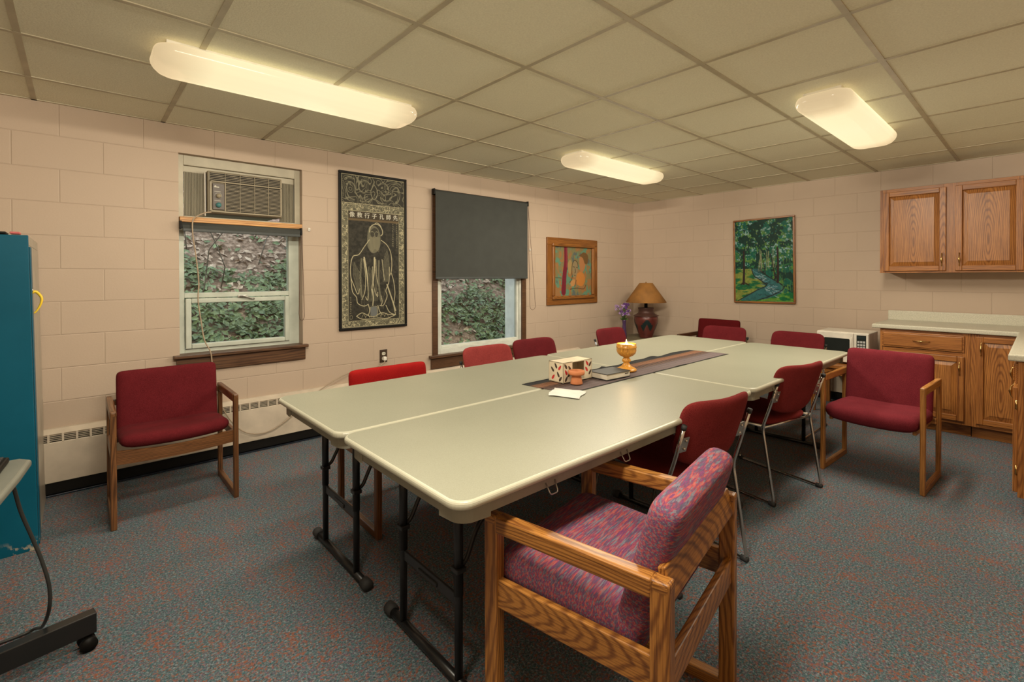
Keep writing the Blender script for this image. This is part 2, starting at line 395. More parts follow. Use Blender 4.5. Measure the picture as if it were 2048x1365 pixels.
        for side in (1, -1):
            for i in range(res):
                for j in range(res):
                    q = (idx[(side, i, j)], idx[(side, i+1, j)], idx[(side, i+1, j+1)], idx[(side, i, j+1)])
                    fs.append(q if side == 1 else q[::-1])
        s.add(vs, fs, gs, True); return s
    def move(s, M4, start=0):
        s.v = s.v[:start]+[tuple(M4 @ Vector(v)) for v in s.v[start:]]; return s
    def build(s, name, mat, parent=None):
        me = bpy.data.meshes.new(name); me.from_pydata(s.v, [], s.f)
        at = me.attributes.new('gc', 'FLOAT_VECTOR', 'POINT'); at.data.foreach_set('vector', [c for g in s.g for c in g])
        me.polygons.foreach_set('use_smooth', s.sm); me.materials.append(M[mat] if isinstance(mat, str) else mat); me.validate(); me.update()
        o = bpy.data.objects.new(name, me); COL.objects.link(o)
        if parent: o.parent = parent
        return o
def obox(name, mat, parent, *a, **k): return MB().box(*a, **k).build(name, mat, parent)
def thing(name, label, cat, loc=(0,0,0), rz=0, group=None):
    o = bpy.data.objects.new(name, None); COL.objects.link(o); o.empty_display_size = .1
    o.location = loc; o.rotation_euler = (0, 0, rz); o['label'] = label; o['category'] = cat
    if group: o['group'] = group
    return o
def tag(o, label, cat, group=None, kind=None):
    o['label'] = label; o['category'] = cat
    if group: o['group'] = group
    if kind: o['kind'] = kind
    return o
def struct(o): o['kind'] = 'structure'; return o
def dup(root, loc, rz, label, group=None):
    r = root.copy(); COL.objects.link(r); r.location = loc; r.rotation_euler = (0, 0, rz); r['label'] = label
    if group: r['group'] = group
    kids = [o for o in COL.objects if o.parent == root]
    for ch in kids:
        sub = [o for o in COL.objects if o.parent == ch]
        c = ch.copy(); COL.objects.link(c); c.parent = r
        for g_ in sub: d = g_.copy(); COL.objects.link(d); d.parent = c
    return r
def rrect(x0, x1, y0, y1, r, n=6):
    out = []
    for (cx, cy, a0) in ((x1-r, y0+r, -90), (x1-r, y1-r, 0), (x0+r, y1-r, 90), (x0+r, y0+r, 180)):
        for k in range(n+1):
            a = R(a0+90*k/n); out.append((cx+r*math.cos(a), cy+r*math.sin(a)))
    return out
T3 = Matrix.Translation
# ------------------------------------------------------------ room shell
XB = 6.075; H = 2.36; XF = -1.05; YR = -4.58
struct(obox('floor', 'carpet', None, XF-.2, XB+.2, YR-.2, .2, -.08, 0, bev=0))
cl = struct(obox('ceiling', 'tile', None, XF-.2, XB+.2, YR-.2, .2, H, H+.1, bev=0))
TG = .6096; gb = MB()
for i in range(-1, 10):
    x = i*TG
    if XF < x < XB: gb.box(x-.012, x+.012, YR, 0, H-.004, H+.002, bev=0)
for j in range(1, 8):
    y = -j*TG+.157
    if y > YR: gb.box(XF, XB, y-.012, y+.012, H-.0045, H+.002, bev=0)
gb.box(XF, XB, -.02, 0, H-.004, H+.002, bev=0).box(XB-.02, XB, YR, 0, H-.004, H+.002, bev=0)
gb.build('ceiling_grid', 'grid', cl)
def wall_holes(name, mat, xs, zs, holes, y0, y1):
    b_ = MB(); xs = sorted(set(xs+[v for h in holes for v in h[:2]])); zs = sorted(set(zs+[v for h in holes for v in h[2:]]))
    for i in range(len(xs)-1):
        for k in range(len(zs)-1):
            cx, cz = (xs[i]+xs[i+1])/2, (zs[k]+zs[k+1])/2
            if any(h[0] < cx < h[1] and h[2] < cz < h[3] for h in holes): continue
            b_.box(xs[i], xs[i+1], y0, y1, zs[k], zs[k+1], bev=0)
    return struct(b_.build(name, mat))
W1 = (.693, 1.503, .770, 2.170); W2 = (2.70, 3.945, .42, 2.165)
wall_holes('wall_left', 'wall_l', [XF-.2, XB+.2], [-.08, H+.1], [W1, (2.76, 3.895, .50, 2.12)], 0, .20)
struct(obox('wall_back', 'wall_b', None, XB, XB+.2, YR-.2, 0, -.08, H+.1, bev=0))
struct(obox('wall_right', 'wall_l', None, XF-.2, XB+.2, YR-.2, YR, -.08, H+.1, bev=0))
struct(obox('wall_front', 'wall_b', None, XF-.2, XF, YR, 0, -.08, H+.1, bev=0))
struct(MB().box(XF, XB, -.012, 0, 0, .09, bev=.002).box(XF, XB, -.022, 0, 0, .012, bev=.004).build('baseboard_left', 'navy'))
struct(MB().box(XB-.012, XB, -3.03, -.012, 0, .09, bev=.002).build('baseboard_back', 'navy'))
# ------------------------------------------------------------ window 1
w1 = struct(thing('window_1', '', ''));
for k in ('label', 'category'): del w1[k]
yf = .085
fr1 = MB().box(.693, .733, yf, yf+.06, .77, 1.70).box(1.425, 1.503, yf, yf+.06, .77, 1.70).box(.733, 1.425, yf, yf+.06, .77, .80).box(.733, 1.425, yf, yf+.055, 1.165, 1.20).build('window_frame', 'green_alu', w1)
MB().box(.693, .728, .05, .15, 1.70, 2.17).box(1.462, 1.503, .05, .15, 1.70, 2.17).box(.728, 1.462, .05, .15, 2.10, 2.17).box(.728, 1.462, .05, .15, 1.70, 1.745).box(.728, 1.462, .075, .15, 2.055, 2.10).build('upper_frame', 'cream_paint', w1)
sash = MB()
for (a, c, d, e) in ((.737, .772, .803, 1.16), (1.392, 1.424, .803, 1.16), (.772, 1.392, .803, .836), (.772, 1.392, 1.127, 1.16)): sash.box(a, c, yf-.018, yf+.03, d, e, bev=.006)
sash = sash.build('sash', 'green_alu', w1)
obox('pane', 'glass', sash, .77, 1.394, yf+.005, yf+.009, .83, 1.13, bev=0)
obox('pane', 'glass', w1, .73, 1.427, yf+.03, yf+.034, 1.20, 1.72, bev=0)
MB().tube([(1.07, yf-.03, 1.170), (1.10, yf-.045, 1.170), (1.15, yf-.03, 1.150), (1.17, yf-.03, 1.148)], .006).box(1.06, 1.12, yf-.03, yf-.01, 1.160, 1.178).build('latch', 'steel', w1)
MB().box(.655, 1.535, -.045, .085, .752, .775, bev=.004).build('sill', 'oak_dark', w1)
obox('apron', 'oak_dark', w1, .672, 1.518, -.02, 0, .655, .752, bev=.003)
obox('valance_board', 'pine', w1, .697, 1.500, -.012, .05, 1.695, 1.732, bev=.003)
# ------------------------------------------------------------ window 2
w2 = struct(thing('window_2', '', ''))
for k in ('label', 'category'): del w2[k]
cs = MB().box(2.705, 2.765, -.012, .02, .54, 2.13).box(3.885, 3.945, -.012, .02, .54, 2.13).box(2.705, 3.945, -.012, .02, 2.10, 2.165, grain='x')
cs.build('casing', 'oak_dark', w2)
MB().box(2.665, 3.985, -.045, .03, .52, .545, bev=.004).box(2.685, 3.965, -.018, 0, .415, .52).build('sill', 'oak_dark', w2)
fr2 = MB().box(2.765, 2.805, .012, .09, .545, 2.12).box(3.865, 3.89, .012, .09, .545, 2.12).box(2.805, 3.865, .012, .09, .545, .60).box(2.805, 3.865, .012, .09, 2.06, 2.12)
fr2.build('window_frame', 'white_vinyl', w2)
s2 = MB().box(2.805, 2.835, .035, .08, .60, 2.06).box(3.84, 3.865, .035, .08, .60, 2.06).box(2.835, 3.84, .035, .08, .60, .625).box(2.835, 3.84, .035, .08, 2.03, 2.06).build('sash', 'white_vinyl', w2)
obox('pane', 'glass', s2, 2.83, 3.845, .055, .059, .62, 2.035, bev=0)
rv = MB().box(3.892, 3.897, .09, .30, .50, 2.12, bev=0).box(1.500, 1.505, .15, .30, .77, 1.75, bev=0).build('trim_1', 'ext_white'); struct(rv)
# ------------------------------------------------------------ heaters
def heater(name, label, L_, loc, rz, grilles):
    t = thing(name, label, 'heater', loc, rz, 'baseboard heaters')
    MB().box(0, L_, -.062, -.002, .095, .335, bev=.004).box(0, L_, -.030, -.002, .335, .395, bev=.002).build('cover', 'heater', t)
    MB().prism([(-.062, .383), (-.050, .372), (0, .372), (0, .408), (-.028, .408)], 0, L_, fn=lambda v: Vector((v.z, v.x, v.y))).build('top_cap', 'heater', t)
    for (a, c) in grilles:
        sl = MB(); fr_ = MB(); n = int((c-a)/.062)
        sl.box(a, c, -.046, -.030, .337, .378, bev=0)
        for k in range(n+1): fr_.box(a+k*.062-.005, a+k*.062+.005, -.064, -.046, .333, .384, bev=0)
        for k in range(4): fr_.box(a, c, -.060, -.046, .343+.010*k, .3455+.010*k, bev=0)
        g_ = fr_.build('grille', 'heater', t); sl.build('slot', 'slot', g_)
    MB().box(0, L_, -.050, -.002, .03, .095, bev=0).build('shadow_gap', 'black', t)
    return t
heater('baseboard_heater', 'long beige baseboard heater under the windows on the left wall', 5.2, (-.35, 0, 0), 0, [(.15, .82), (1.27, 5.1)])
h2 = heater('baseboard_heater', 'short beige baseboard heater on the back wall below the microwave', 2.0, (XB, -.95, 0), -math.pi/2, [(.1, 1.9)])
# ------------------------------------------------------------ air conditioner
ac = thing('air_conditioner', 'beige window air conditioner mounted in the upper part of the left window', 'air conditioner', (0, 0, 0))
MB().box(.862, 1.352, .00, .145, 1.772, 2.072, bev=.006).box(.862, 1.352, .145, .42, 1.78, 2.06, bev=.006).build('body', 'ac_beige', ac)
gr = MB().box(.872, .886, -.012, .0, 1.78, 2.005).box(1.338, 1.350, -.012, 0, 1.78, 2.065).box(.872, 1.35, -.012, 0, 1.993, 2.004).box(.872, 1.35, -.012, 0, 1.778, 1.79).box(.965, .973, -.012, 0, 1.79, 1.993)
for k in range(19): gr.box(.973, 1.338, -.010, -.004, 1.797+k*.0102, 1.8005+k*.0102, bev=0)
for k in range(5): gr.box(.876, 1.338, -.008, -.002, 2.012+k*.0115, 2.0155+k*.0115, bev=0)
for k in range(4): gr.box(.967+k*.0955, .970+k*.0955, -.0125, -.002, 1.79, 2.065, bev=0)
gr = gr.build('grille', 'ac_light', ac)
MB().box(.974, 1.337, -.0015, .002, 1.791, 1.992, bev=0).box(.876, 1.337, -.0012, .002, 2.005, 2.064, bev=0).build('dark_opening', 'slot', gr)
cp = obox('control_panel', 'ac_panel', ac, .890, .963, -.014, 0, 1.797, 1.985, bev=.003)
MB().tube([(.925, -.014, 1.895), (.925, -.032, 1.895)], .015, 16).build('knob', 'ac_light', cp)
MB().tube([(.925, -.014, 1.83), (.925, -.028, 1.83)], .017, 16).build('knob', 'teal_ink', cp)
MB().box(.899, .93, -.0148, -.0138, 1.955, 1.961, bev=0).box(.902, .912, -.0148, -.0138, 1.962, 1.968, bev=0).box(.90, .94, -.0148, -.0138, 1.925, 1.927, bev=0).box(.90, .94, -.0148, -.0138, 1.86, 1.862, bev=0).tube([(.925+.022*math.cos(R(a)), -.0148, 1.895+.022*math.sin(R(a))) for a in range(-20, 201, 20)], .001, 4).build('markings', 'pale_ink', cp)
for (a, c) in ((.733, .845), (1.358, 1.458)):
    acc = MB(); k = 0; x = a
    while x < c-.002:
        acc.box(x, x+.0045, .060, .080, 1.748, 2.055, bev=0); acc.box(x+.0045, x+.009, .070, .080, 1.748, 2.055, bev=0); x += .009
    acc.build('side_panel', 'accordion', ac)
MB().box(.848, .856, .03, .075, 1.75, 2.06).build('side_rail', 'white_pl', ac)
# roller shades
def shade(name, label, x0, x1, ztop, zbot, y, rolled, chainx, chz):
    t = thing(name, label, 'roller blind', (0, 0, 0), 0, 'charcoal roller shades')
    MB().tube([(x0, y, ztop), (x1, y, ztop)], .021, 16).build('roller', 'shade_cloth', t)
    MB().box(x0-.012, x0, y-.026, y+.022, ztop-.028, ztop+.028).build('bracket', 'black', t)
    MB().box(x1, x1+.012, y-.026, y+.022, ztop-.028, ztop+.028).build('bracket', 'black', t)
    MB().box(x0+.004, x1-.004, y-.0215, y-.019, zbot, ztop, bev=0).build('cloth', 'shade_cloth', t)
    MB().box(x0+.004, x1-.004, y-.026, y-.014, zbot-.012, zbot+.010, bev=.004).build('hem_bar', 'shade_bar', t)
    p = []
    xa, xb, zb = chainx
    n = 14
    for k in range(n+1): q = k/n; p.append((x1+.006+(xa-x1-.006)*q, y-.02, ztop-(ztop-zb-.06)*q))
    for k in range(1, 8): a = math.pi+math.pi*k/8; p.append(((xa+xb)/2+(xb-xa)/2*math.cos(a), y-.02, zb+.06+.06*math.sin(a)))
    for k in range(n+1): q = 1-k/n; p.append((x1+.012+(xb-x1-.012)*q, y-.012, ztop-(ztop-zb-.06)*q))
    MB().tube(p, .0022, 6).build('bead_chain', 'chain', t)
    return t
shade('roller_shade', 'rolled up charcoal roller shade across the left window below the air conditioner', .705, 1.478, 1.672, 1.640, -.020, True, (1.462, 1.505, .965), 0)
shade('roller_shade', 'charcoal roller shade half drawn down over the right window', 2.705, 3.925, 2.135, 1.30, -.040, False, (3.955, 4.05, .93), 0)
for nm, (x, z_) in (('left', (1.555, 1.695)), ('right', (4.01, 1.62))):
    c_ = thing('cord_clip', 'small white cord clip on the wall right of the %s window' % nm, 'clip', (x, 0, z_), 0, 'white cord clips')
    MB().box(-.008, .008, -.010, 0, -.014, .014).build('plate', 'white_pl', c_); MB().tube([(0, -.010, .004), (0, -.022, 0), (0, -.020, -.012)], .003, 6).build('hook', 'white_pl', c_)
# outlet + cord
ol = thing('wall_outlet', 'brown wall outlet with two sockets between poster and right window', 'outlet', (2.195, 0, .60))
MB().box(-.036, .036, -.006, 0, -.058, .058, bev=.003).build('plate', 'outlet_brown', ol)
for z_ in (.022, -.022):
    so = MB().prism(rrect(-.017, .017, -.014, .014, .012), .006, .009, fn=lambda v, z_=z_: Vector((v.x, -v.z, v.y+z_))).build('socket', 'pale_ink', ol)
    MB().box(-.008, -.005, -.0095, -.009, z_-.004, z_+.006, bev=0).box(.005, .008, -.0095, -.009, z_-.004, z_+.006, bev=0).build('slot', 'slot', so)
cd = thing('power_cord', 'tan power cord hanging from the air conditioner to the wall outlet', 'cord', (0, 0, 0))
pc = [(.88, -.02, 1.775), (.84, -.03, 1.765), (.79, -.045, 1.735), (.765, -.052, 1.70), (.765, -.055, 1.60), (.785, -.04, 1.45), (.80, -.035, 1.28), (.795, -.04, 1.15), (.812, -.04, 1.0), (.83, -.045, .87), (.862, -.06, .79), (.872, -.062, .70), (.885, -.08, .55), (.93, -.09, .38), (1.02, -.095, .225), (1.13, -.095, .155), (1.26, -.095, .165), (1.42, -.095, .26), (1.60, -.09, .40), (1.85, -.06, .50), (2.08, -.045, .515), (2.17, -.04, .535), (2.195, -.035, .565)]
def smooth_path(p, k=4):
    out = []; P = [Vector(q) for q in p]
    for i in range(len(P)-1):
        a, b_, c, d = P[max(i-1, 0)], P[i], P[i+1], P[min(i+2, len(P)-1)]
        for s_ in range(k):
            t = s_/k; out.append(.5*((2*b_)+(c-a)*t+(2*a-5*b_+4*c-d)*t*t+(3*b_-a-3*c+d)*t**3))
    out.append(P[-1]); return out
MB().tube(smooth_path(pc), .0045, 8).build('cable', 'cord', cd)
MB().box(2.18, 2.21, -.042, -.009, .562, .596, bev=.006).build('plug', 'white_pl', cd)
# ------------------------------------------------------------ ceiling lights
def light(cx, cy, label, pw=1.0):
    t = thing('ceiling_light', label, 'ceiling light', (cx, cy, H), 0, 'wraparound ceiling lights')
    MB().prism([(-.095, 0), (.095, 0), (.095, -.012), (.080, -.030), (-.080, -.030), (-.095, -.012)][::-1], -.602, .602, fn=lambda v: Vector((v.z, v.x, v.y))).build('housing', 'housing', t)
    vs = []; fs = []; n = 44; rings = []
    Lx, Wy = .645, .140
    for k in range(11):
        a = k/10*math.pi/2; rings.append((math.sin(a), -.020-.085*0-(1-0)*0, a))
    # bowl: vertical profile from rim (z=-.022) bulging to flat bottom (z=-.115)
    prof = [(-.016, -.020), (-.006, -.024), (.0, -.034), (.004, -.050), (.001, -.066), (-.008, -.082), (-.024, -.098), (-.046, -.108), (-.08, -.114), (-.125, -.115)]
    out = []
    for (d, z_) in prof:
        r = max(.006, .085+d*.9); hx, hy = Lx+d, Wy+d; r = min(r, hy-.002)
        ring = [(x, y, z_) for x, y in rrect(-hx, hx, -hy, hy, r, 10)]; out.append(ring)
    m_ = len(out[0]); V = [Vector(p) for ring in out for p in ring]; F = []
    for i in range(len(out)-1):
        for k in range(m_): F.append((i*m_+k, (i+1)*m_+k, (i+1)*m_+(k+1) % m_, i*m_+(k+1) % m_))
    F.append(tuple((len(out)-1)*m_+k for k in range(m_))[::-1])
    b_ = MB(); b_.add(V, F, V, True); b_.build('diffuser', 'diffuser', t)
    for (sx_, sy_, e_, lo_, ro_) in ((1.15, .2, LAMP_W, (0, 0, -.122), (0, 0, 0)), (1.2, .07, LAMP_SIDE, (0, -.150, -.095), (-math.pi/2+TILT, 0, 0)), (1.2, .07, LAMP_SIDE, (0, .150, -.095), (math.pi/2-TILT, 0, 0)), (.07, .2, LAMP_END, (-.665, 0, -.09), (0, math.pi/2-TILT, 0)), (.07, .2, LAMP_END, (.665, 0, -.09), (0, -math.pi/2+TILT, 0))):
        ld = bpy.data.lights.new('lamp', 'AREA'); ld.shape = 'RECTANGLE'; ld.size = sx_; ld.size_y = sy_; ld.energy = e_*pw; ld.color = LAMP_COL
        if lo_[2] > -.12:
            ld.use_nodes = True; ln = ld.node_tree; fo = ln.nodes.new('ShaderNodeLightFalloff'); fo.inputs[0].default_value = 1.0
            ln.links.new(fo.outputs[FALL], ln.nodes['Emission'].inputs['Strength'])
        lo = bpy.data.objects.new('lamp', ld); COL.objects.link(lo); lo.parent = t; lo.location = lo_; lo.rotation_euler = ro_
    return t
light(1.078, -1.325, 'long lit ceiling light near the left window wall, largest of the three in view', .78)
light(3.852, -1.335, 'lit ceiling light in the middle of the room above the far end of the tables', 1.3)
light(3.855, -3.185, 'lit ceiling light on the right side, nearest the oak wall cabinet', 1.35)
light(.62, -3.30, 'ceiling light above the patterned armchair nearest the camera', 2.0)
# ------------------------------------------------------------ painted pictures
def vnoise(w, h, sx, sy, seed, octs=3):
    r = np.random.RandomState(seed); out = np.zeros((h, w)); amp = 1; tot = 0
    for o_ in range(octs):
        gx, gy = max(2, int(sx*2**o_)), max(2, int(sy*2**o_)); g_ = r.rand(gy+2, gx+2)
        x = np.linspace(0, gx, w); y = np.linspace(0, gy, h); xi = x.astype(int); yi = y.astype(int); fx = x-xi; fy = y-yi
        fx = fx*fx*(3-2*fx); fy = (fy*fy*(3-2*fy))[:, None]
        a = g_[yi][:, xi]*(1-fx)+g_[yi][:, xi+1]*fx; b_ = g_[yi+1][:, xi]*(1-fx)+g_[yi+1][:, xi+1]*fx
        out += amp*(a*(1-fy)+b_*fy); tot += amp; amp *= .55
    return out/tot
def stroke(img, pts, wd, col, alpha=1.0, steps=6, asp=None):
    """pts in 0..1 (u right, v down); wd in pixels"""
    h, w = img.shape[:2]; P = [Vector((p[0]*w, p[1]*h, 0)) for p in pts]
    P = smooth_path(P, steps) if len(P) > 2 else P
    wds = wd if isinstance(wd, (list, tuple)) else (wd, wd)
    n = len(P)-1
    for i in range(n):
        a, b_ = P[i], P[i+1]; t = i/max(1, n-1); q = wds[0]+(wds[1]-wds[0])*t
        x0 = int(max(0, min(a.x, b_.x)-q-1)); x1 = int(min(w, max(a.x, b_.x)+q+2)); y0 = int(max(0, min(a.y, b_.y)-q-1)); y1 = int(min(h, max(a.y, b_.y)+q+2))
        if x1 <= x0 or y1 <= y0: continue
        yy, xx = np.mgrid[y0:y1, x0:x1]; dx, dy = b_.x-a.x, b_.y-a.y; l2 = dx*dx+dy*dy+1e-9
        tt = np.clip(((xx-a.x)*dx+(yy-a.y)*dy)/l2, 0, 1); d = np.hypot(xx-a.x-tt*dx, yy-a.y-tt*dy)
        m_ = np.clip(q/2+.5-d, 0, 1)[..., None]*alpha
        img[y0:y1, x0:x1] = img[y0:y1, x0:x1]*(1-m_)+np.array(col)*m_
def poly(img, pts, col, alpha=1.0):
    h, w = img.shape[:2]; P = [(p.x, p.y) for p in smooth_path([Vector((p[0]*w, p[1]*h, 0)) for p in pts]+[Vector((pts[0][0]*w, pts[0][1]*h, 0))], 6)]
    xs = np.arange(w)+.5
    for y in range(max(0, int(min(p[1] for p in P))), min(h, int(max(p[1] for p in P))+1)):
        c = []
        for i in range(len(P)-1):
            (xa, ya), (xb, yb) = P[i], P[i+1]
            if (ya > y+.5) != (yb > y+.5): c.append(xa+(y+.5-ya)/(yb-ya)*(xb-xa))
        c.sort()
        for k in range(0, len(c)-1, 2):
            m_ = (xs > c[k]) & (xs < c[k+1]); img[y, m_] = img[y, m_]*(1-alpha)+np.array(col)*alpha
def picture_mesh(name, img, wd, ht, mat, parent, y):
    """vertical plane in local xz facing -y, centred"""
    h, w = img.shape[:2]
    X, Z = np.meshgrid(np.linspace(-wd/2, wd/2, w), np.linspace(ht/2, -ht/2, h))
    vs = np.stack([X, np.full_like(X, y), Z], -1).reshape(-1, 3)
    idx = np.arange(w*h).reshape(h, w)
    fs = np.stack([idx[:-1, :-1], idx[1:, :-1], idx[1:, 1:], idx[:-1, 1:]], -1).reshape(-1, 4)
    me = bpy.data.meshes.new(name); me.vertices.add(len(vs)); me.vertices.foreach_set('co', vs.ravel())
    me.loops.add(len(fs)*4); me.loops.foreach_set('vertex_index', fs.ravel()); me.polygons.add(len(fs))
    me.polygons.foreach_set('loop_start', np.arange(len(fs))*4); me.polygons.foreach_set('loop_total', np.full(len(fs), 4)); me.update(); me.validate()
    ca = me.color_attributes.new('paint', 'FLOAT_COLOR', 'POINT')
    rgba = np.ones((w*h, 4)); rgba[:, :3] = np.clip(img.reshape(-1, 3), 0, 1); ca.data.foreach_set('color', rgba.ravel())
    me.materials.append(M[mat]); o = bpy.data.objects.new(name, me); COL.objects.link(o); o.parent = parent; return o
def frame_mesh(name, w, h, bw, dep, mat, parent, y0=0.0, step=None):
    b_ = MB()
    for (x0, x1, z0, z1, g_) in ((-w/2, w/2, h/2-bw, h/2, 'x'), (-w/2, w/2, -h/2, -h/2+bw, 'x'), (-w/2, -w/2+bw, -h/2+bw, h/2-bw, 'z'), (w/2-bw, w/2, -h/2+bw, h/2-bw, 'z')):
        b_.box(x0, x1, y0-dep, y0, z0, z1, bev=.004, grain=g_)
    return b_.build(name, mat, parent)
# --- rubbing poster
PW, PH = .592, 1.315
w_, h_ = 260, 580
DK = np.array((.019, .017, .012)); LT = np.array((.36, .32, .20)); MD = np.array((.125, .115, .075))
img = np.zeros((h_, w_, 3)); nz = vnoise(w_, h_, 30, 66, 3, 4)[..., None]
img[:] = DK+(.055*np.clip(nz-.35, 0, 1))*np.array((1, .9, .65))
# ornamental band all round
band = vnoise(w_, h_, 34, 76, 5, 3); band2 = np.abs(vnoise(w_, h_, 26, 58, 8, 2)-.5)
orn = np.where((band2 < .045)[..., None], LT, np.where((band > .5)[..., None], MD*1.15, MD*.75))
yy, xx = np.mgrid[0:h_, 0:w_]; U = xx/w_; V = yy/h_
bandm = (U < .10) | (U > .90) | (V > .955) | ((V > .185) & (V < .235))
img[bandm] = orn[bandm]
top = V < .185; sw = np.abs(np.sin(vnoise(w_, h_, 7, 15, 21, 2)*26)); topc = np.where((sw < .34)[..., None], MD*1.25, DK*1.6); img[top] = topc[top]
for sx in (1, -1):
    def mxp(p): return [((.5+sx*(a-.5)), c) for a, c in p]
    for p in ([(.40, .13), (.30, .15), (.22, .12), (.20, .07), (.12, .05), (.08, .10), (.12, .15), (.2, .165)], [(.44, .05), (.36, .03), (.28, .05), (.27, .09), (.34, .11), (.40, .09)], [(.06, .03), (.12, .02), (.2, .03)], [(.47, .15), (.38, .17), (.30, .17)]):
        stroke(img, mxp(p), 2.0, MD*1.7); stroke(img, [(a, c+.008) for a, c in mxp(p)], 1.2, MD*1.2)
for p in ([(.5, .05), (.45, .09), (.46, .13), (.5, .15), (.54, .13), (.55, .09), (.5, .05)],): stroke(img, p, 2, MD*1.8)
for v in (.187, .236): stroke(img, [(.02, v), (.98, v)], 1.6, LT)
for u in (.10, .90): stroke(img, [(u, .236), (u, .955)], 1.4, LT*.8)
stroke(img, [(.10, .955), (.90, .955)], 1.4, LT*.8)
tb = (V > .238) & (V < .30) & (U > .105) & (U < .895); img[tb] = np.array((.115, .080, .040)); img[(V > .238) & (V < .285) & (U > .105) & (U < .895)] = np.array((.045, .034, .02))
for e_ in ([(.01, .004), (.99, .004)], [(.01, .995), (.99, .995)], [(.01, .004), (.01, .995)], [(.99, .004), (.99, .995)]): stroke(img, e_, 2.2, LT*.85)
# plain robed elder: simple outline drawing
Lw = LT*1.15
poly(img, [(.42, .335), (.40, .37), (.39, .42), (.40, .47), (.47, .51), (.56, .49), (.60, .44), (.59, .38), (.55, .34), (.48, .325)], MD*1.0)
poly(img, [(.45, .355), (.44, .385), (.47, .405), (.53, .405), (.56, .38), (.55, .35), (.50, .34)], DK*2.2)
stroke(img, [(.42, .37), (.44, .335), (.50, .315), (.57, .318), (.62, .345), (.63, .375), (.60, .39)], 2.6, Lw)
stroke(img, [(.50, .315), (.54, .305), (.59, .318), (.62, .345)], 2.0, Lw)
for d in (-.04, .03): stroke(img, [(.49+d, .368), (.505+d, .364), (.525+d, .369)], 1.6, MD*2)
stroke(img, [(.505, .372), (.50, .388), (.512, .391)], 1.3, MD*2); stroke(img, [(.48, .402), (.505, .398), (.53, .403)], 1.6, MD*2)
for k in range(9): stroke(img, [(.43+k*.018, .40), (.425+k*.019, .44), (.44+k*.016, .49+.01*math.sin(k))], 1.0, LT*.75)
outl = [[(.42, .42), (.34, .47), (.26, .52), (.17, .535), (.135, .60), (.14, .67), (.19, .73), (.24, .78), (.27, .745)],
 [(.14, .67), (.16, .76), (.22, .80), (.24, .84), (.33, .86), (.40, .85)],
 [(.61, .42), (.70, .45), (.76, .50), (.78, .57), (.77, .63), (.74, .66)], [(.77, .64), (.81, .70), (.83, .78), (.81, .85)],
 [(.62, .55), (.64, .63), (.66, .69)], [(.74, .60), (.73, .70), (.68, .76), (.70, .80), (.64, .86), (.58, .86)],
 [(.33, .55), (.36, .66), (.35, .76), (.30, .82)], [(.52, .55), (.53, .66), (.58, .76), (.62, .83), (.60, .86)],
 [(.37, .62), (.40, .74), (.39, .82), (.36, .80)], [(.47, .60), (.48, .72), (.54, .80), (.55, .77)],
 [(.40, .85), (.42, .89), (.40, .925)], [(.55, .86), (.58, .90), (.62, .925)],
 [(.22, .925), (.30, .905), (.38, .92), (.45, .935), (.53, .925), (.62, .91), (.72, .925), (.84, .93)], [(.22, .925), (.30, .945), (.42, .948), (.56, .945), (.70, .95), (.84, .93)],
 [(.68, .86), (.74, .91), (.84, .93)], [(.80, .85), (.84, .93)]]
for p in outl: stroke(img, p, 2.3, Lw)
for a, c in (((.34, .54), (.40, .76)), ((.50, .54), (.46, .74)), ((.46, .75), (.47, .86))):
    stroke(img, [a, ((a[0]+c[0])/2+.012, (a[1]+c[1])/2), c], (6, 3), LT*1.1)
for a, c in (((.30, .55), (.30, .80)), ((.57, .56), (.60, .83))):
    stroke(img, [a, ((a[0]+c[0])/2-.02, (a[1]+c[1])/2), c], 7, MD*.95)
for k in range(7):
    stroke(img, [(.19+.012*k, .57+.01*k), (.18+.016*k, .66), (.24+.012*k, .76+.008*k)], 1.0, MD*1.5)
    stroke(img, [(.70-.010*k, .48+.012*k), (.735-.014*k, .58), (.71-.012*k, .70)], 1.0, MD*1.5)
    stroke(img, [(.41+.02*k, .60+.01*(k%3)), (.40+.022*k, .70), (.41+.021*k, .83)], 1.1, MD*1.6)
    stroke(img, [(.30+.06*k, .935), (.33+.06*k, .915), (.36+.06*k, .94)], 1.1, LT*.8)
for a, c in (((.285, .56), (.285, .82)), ((.585, .56), (.615, .84))):
    for k in range(26):
        t_ = k/25; u_ = a[0]+(c[0]-a[0])*t_-.02*math.sin(math.pi*t_)+.01*(k % 2); v_ = a[1]+(c[1]-a[1])*t_; stroke(img, [(u_, v_), (u_+.006, v_+.003)], 1.6, DK*1.5)
stroke(img, [(.70, .72), (.78, .82), (.84, .90)], 5, LT); stroke(img, [(.43, .87), (.45, .93), (.53, .93), (.54, .87), (.43, .87)], 2, LT*.8); poly(img, [(.44, .87), (.44, .925), (.53, .925), (.53, .87)], (.12, .125, .12))
for k in range(60):
    u, v = rnd.uniform(.28, .66), rnd.uniform(.56, .88); stroke(img, [(u, v), (u+rnd.uniform(-.01, .02), v+rnd.uniform(.01, .035))], 1, MD*1.3, .7)
for (u, v0, n_) in ((.80, .305, 11), (.865, .30, 12), (.135, .80, 8)):
    for k in range(n_):
        vv = v0+k*.0145
        for q in range(3): stroke(img, [(u-.012+.012*rnd.random(), vv+.003*q), (u+.012*rnd.random(), vv+.003*q+rnd.uniform(-.002, .002))], 1.0, LT*.65)
stroke(img, [(.125, .92), (.155, .92), (.155, .94), (.125, .94), (.125, .92)], 1.2, LT*.5)
po = thing('framed_poster', 'tall black framed stone rubbing of a robed bearded elder between the windows', 'poster', (2.108, 0, 1.534))
frame_mesh('frame', .632, 1.358, .022, .022, 'black', po)
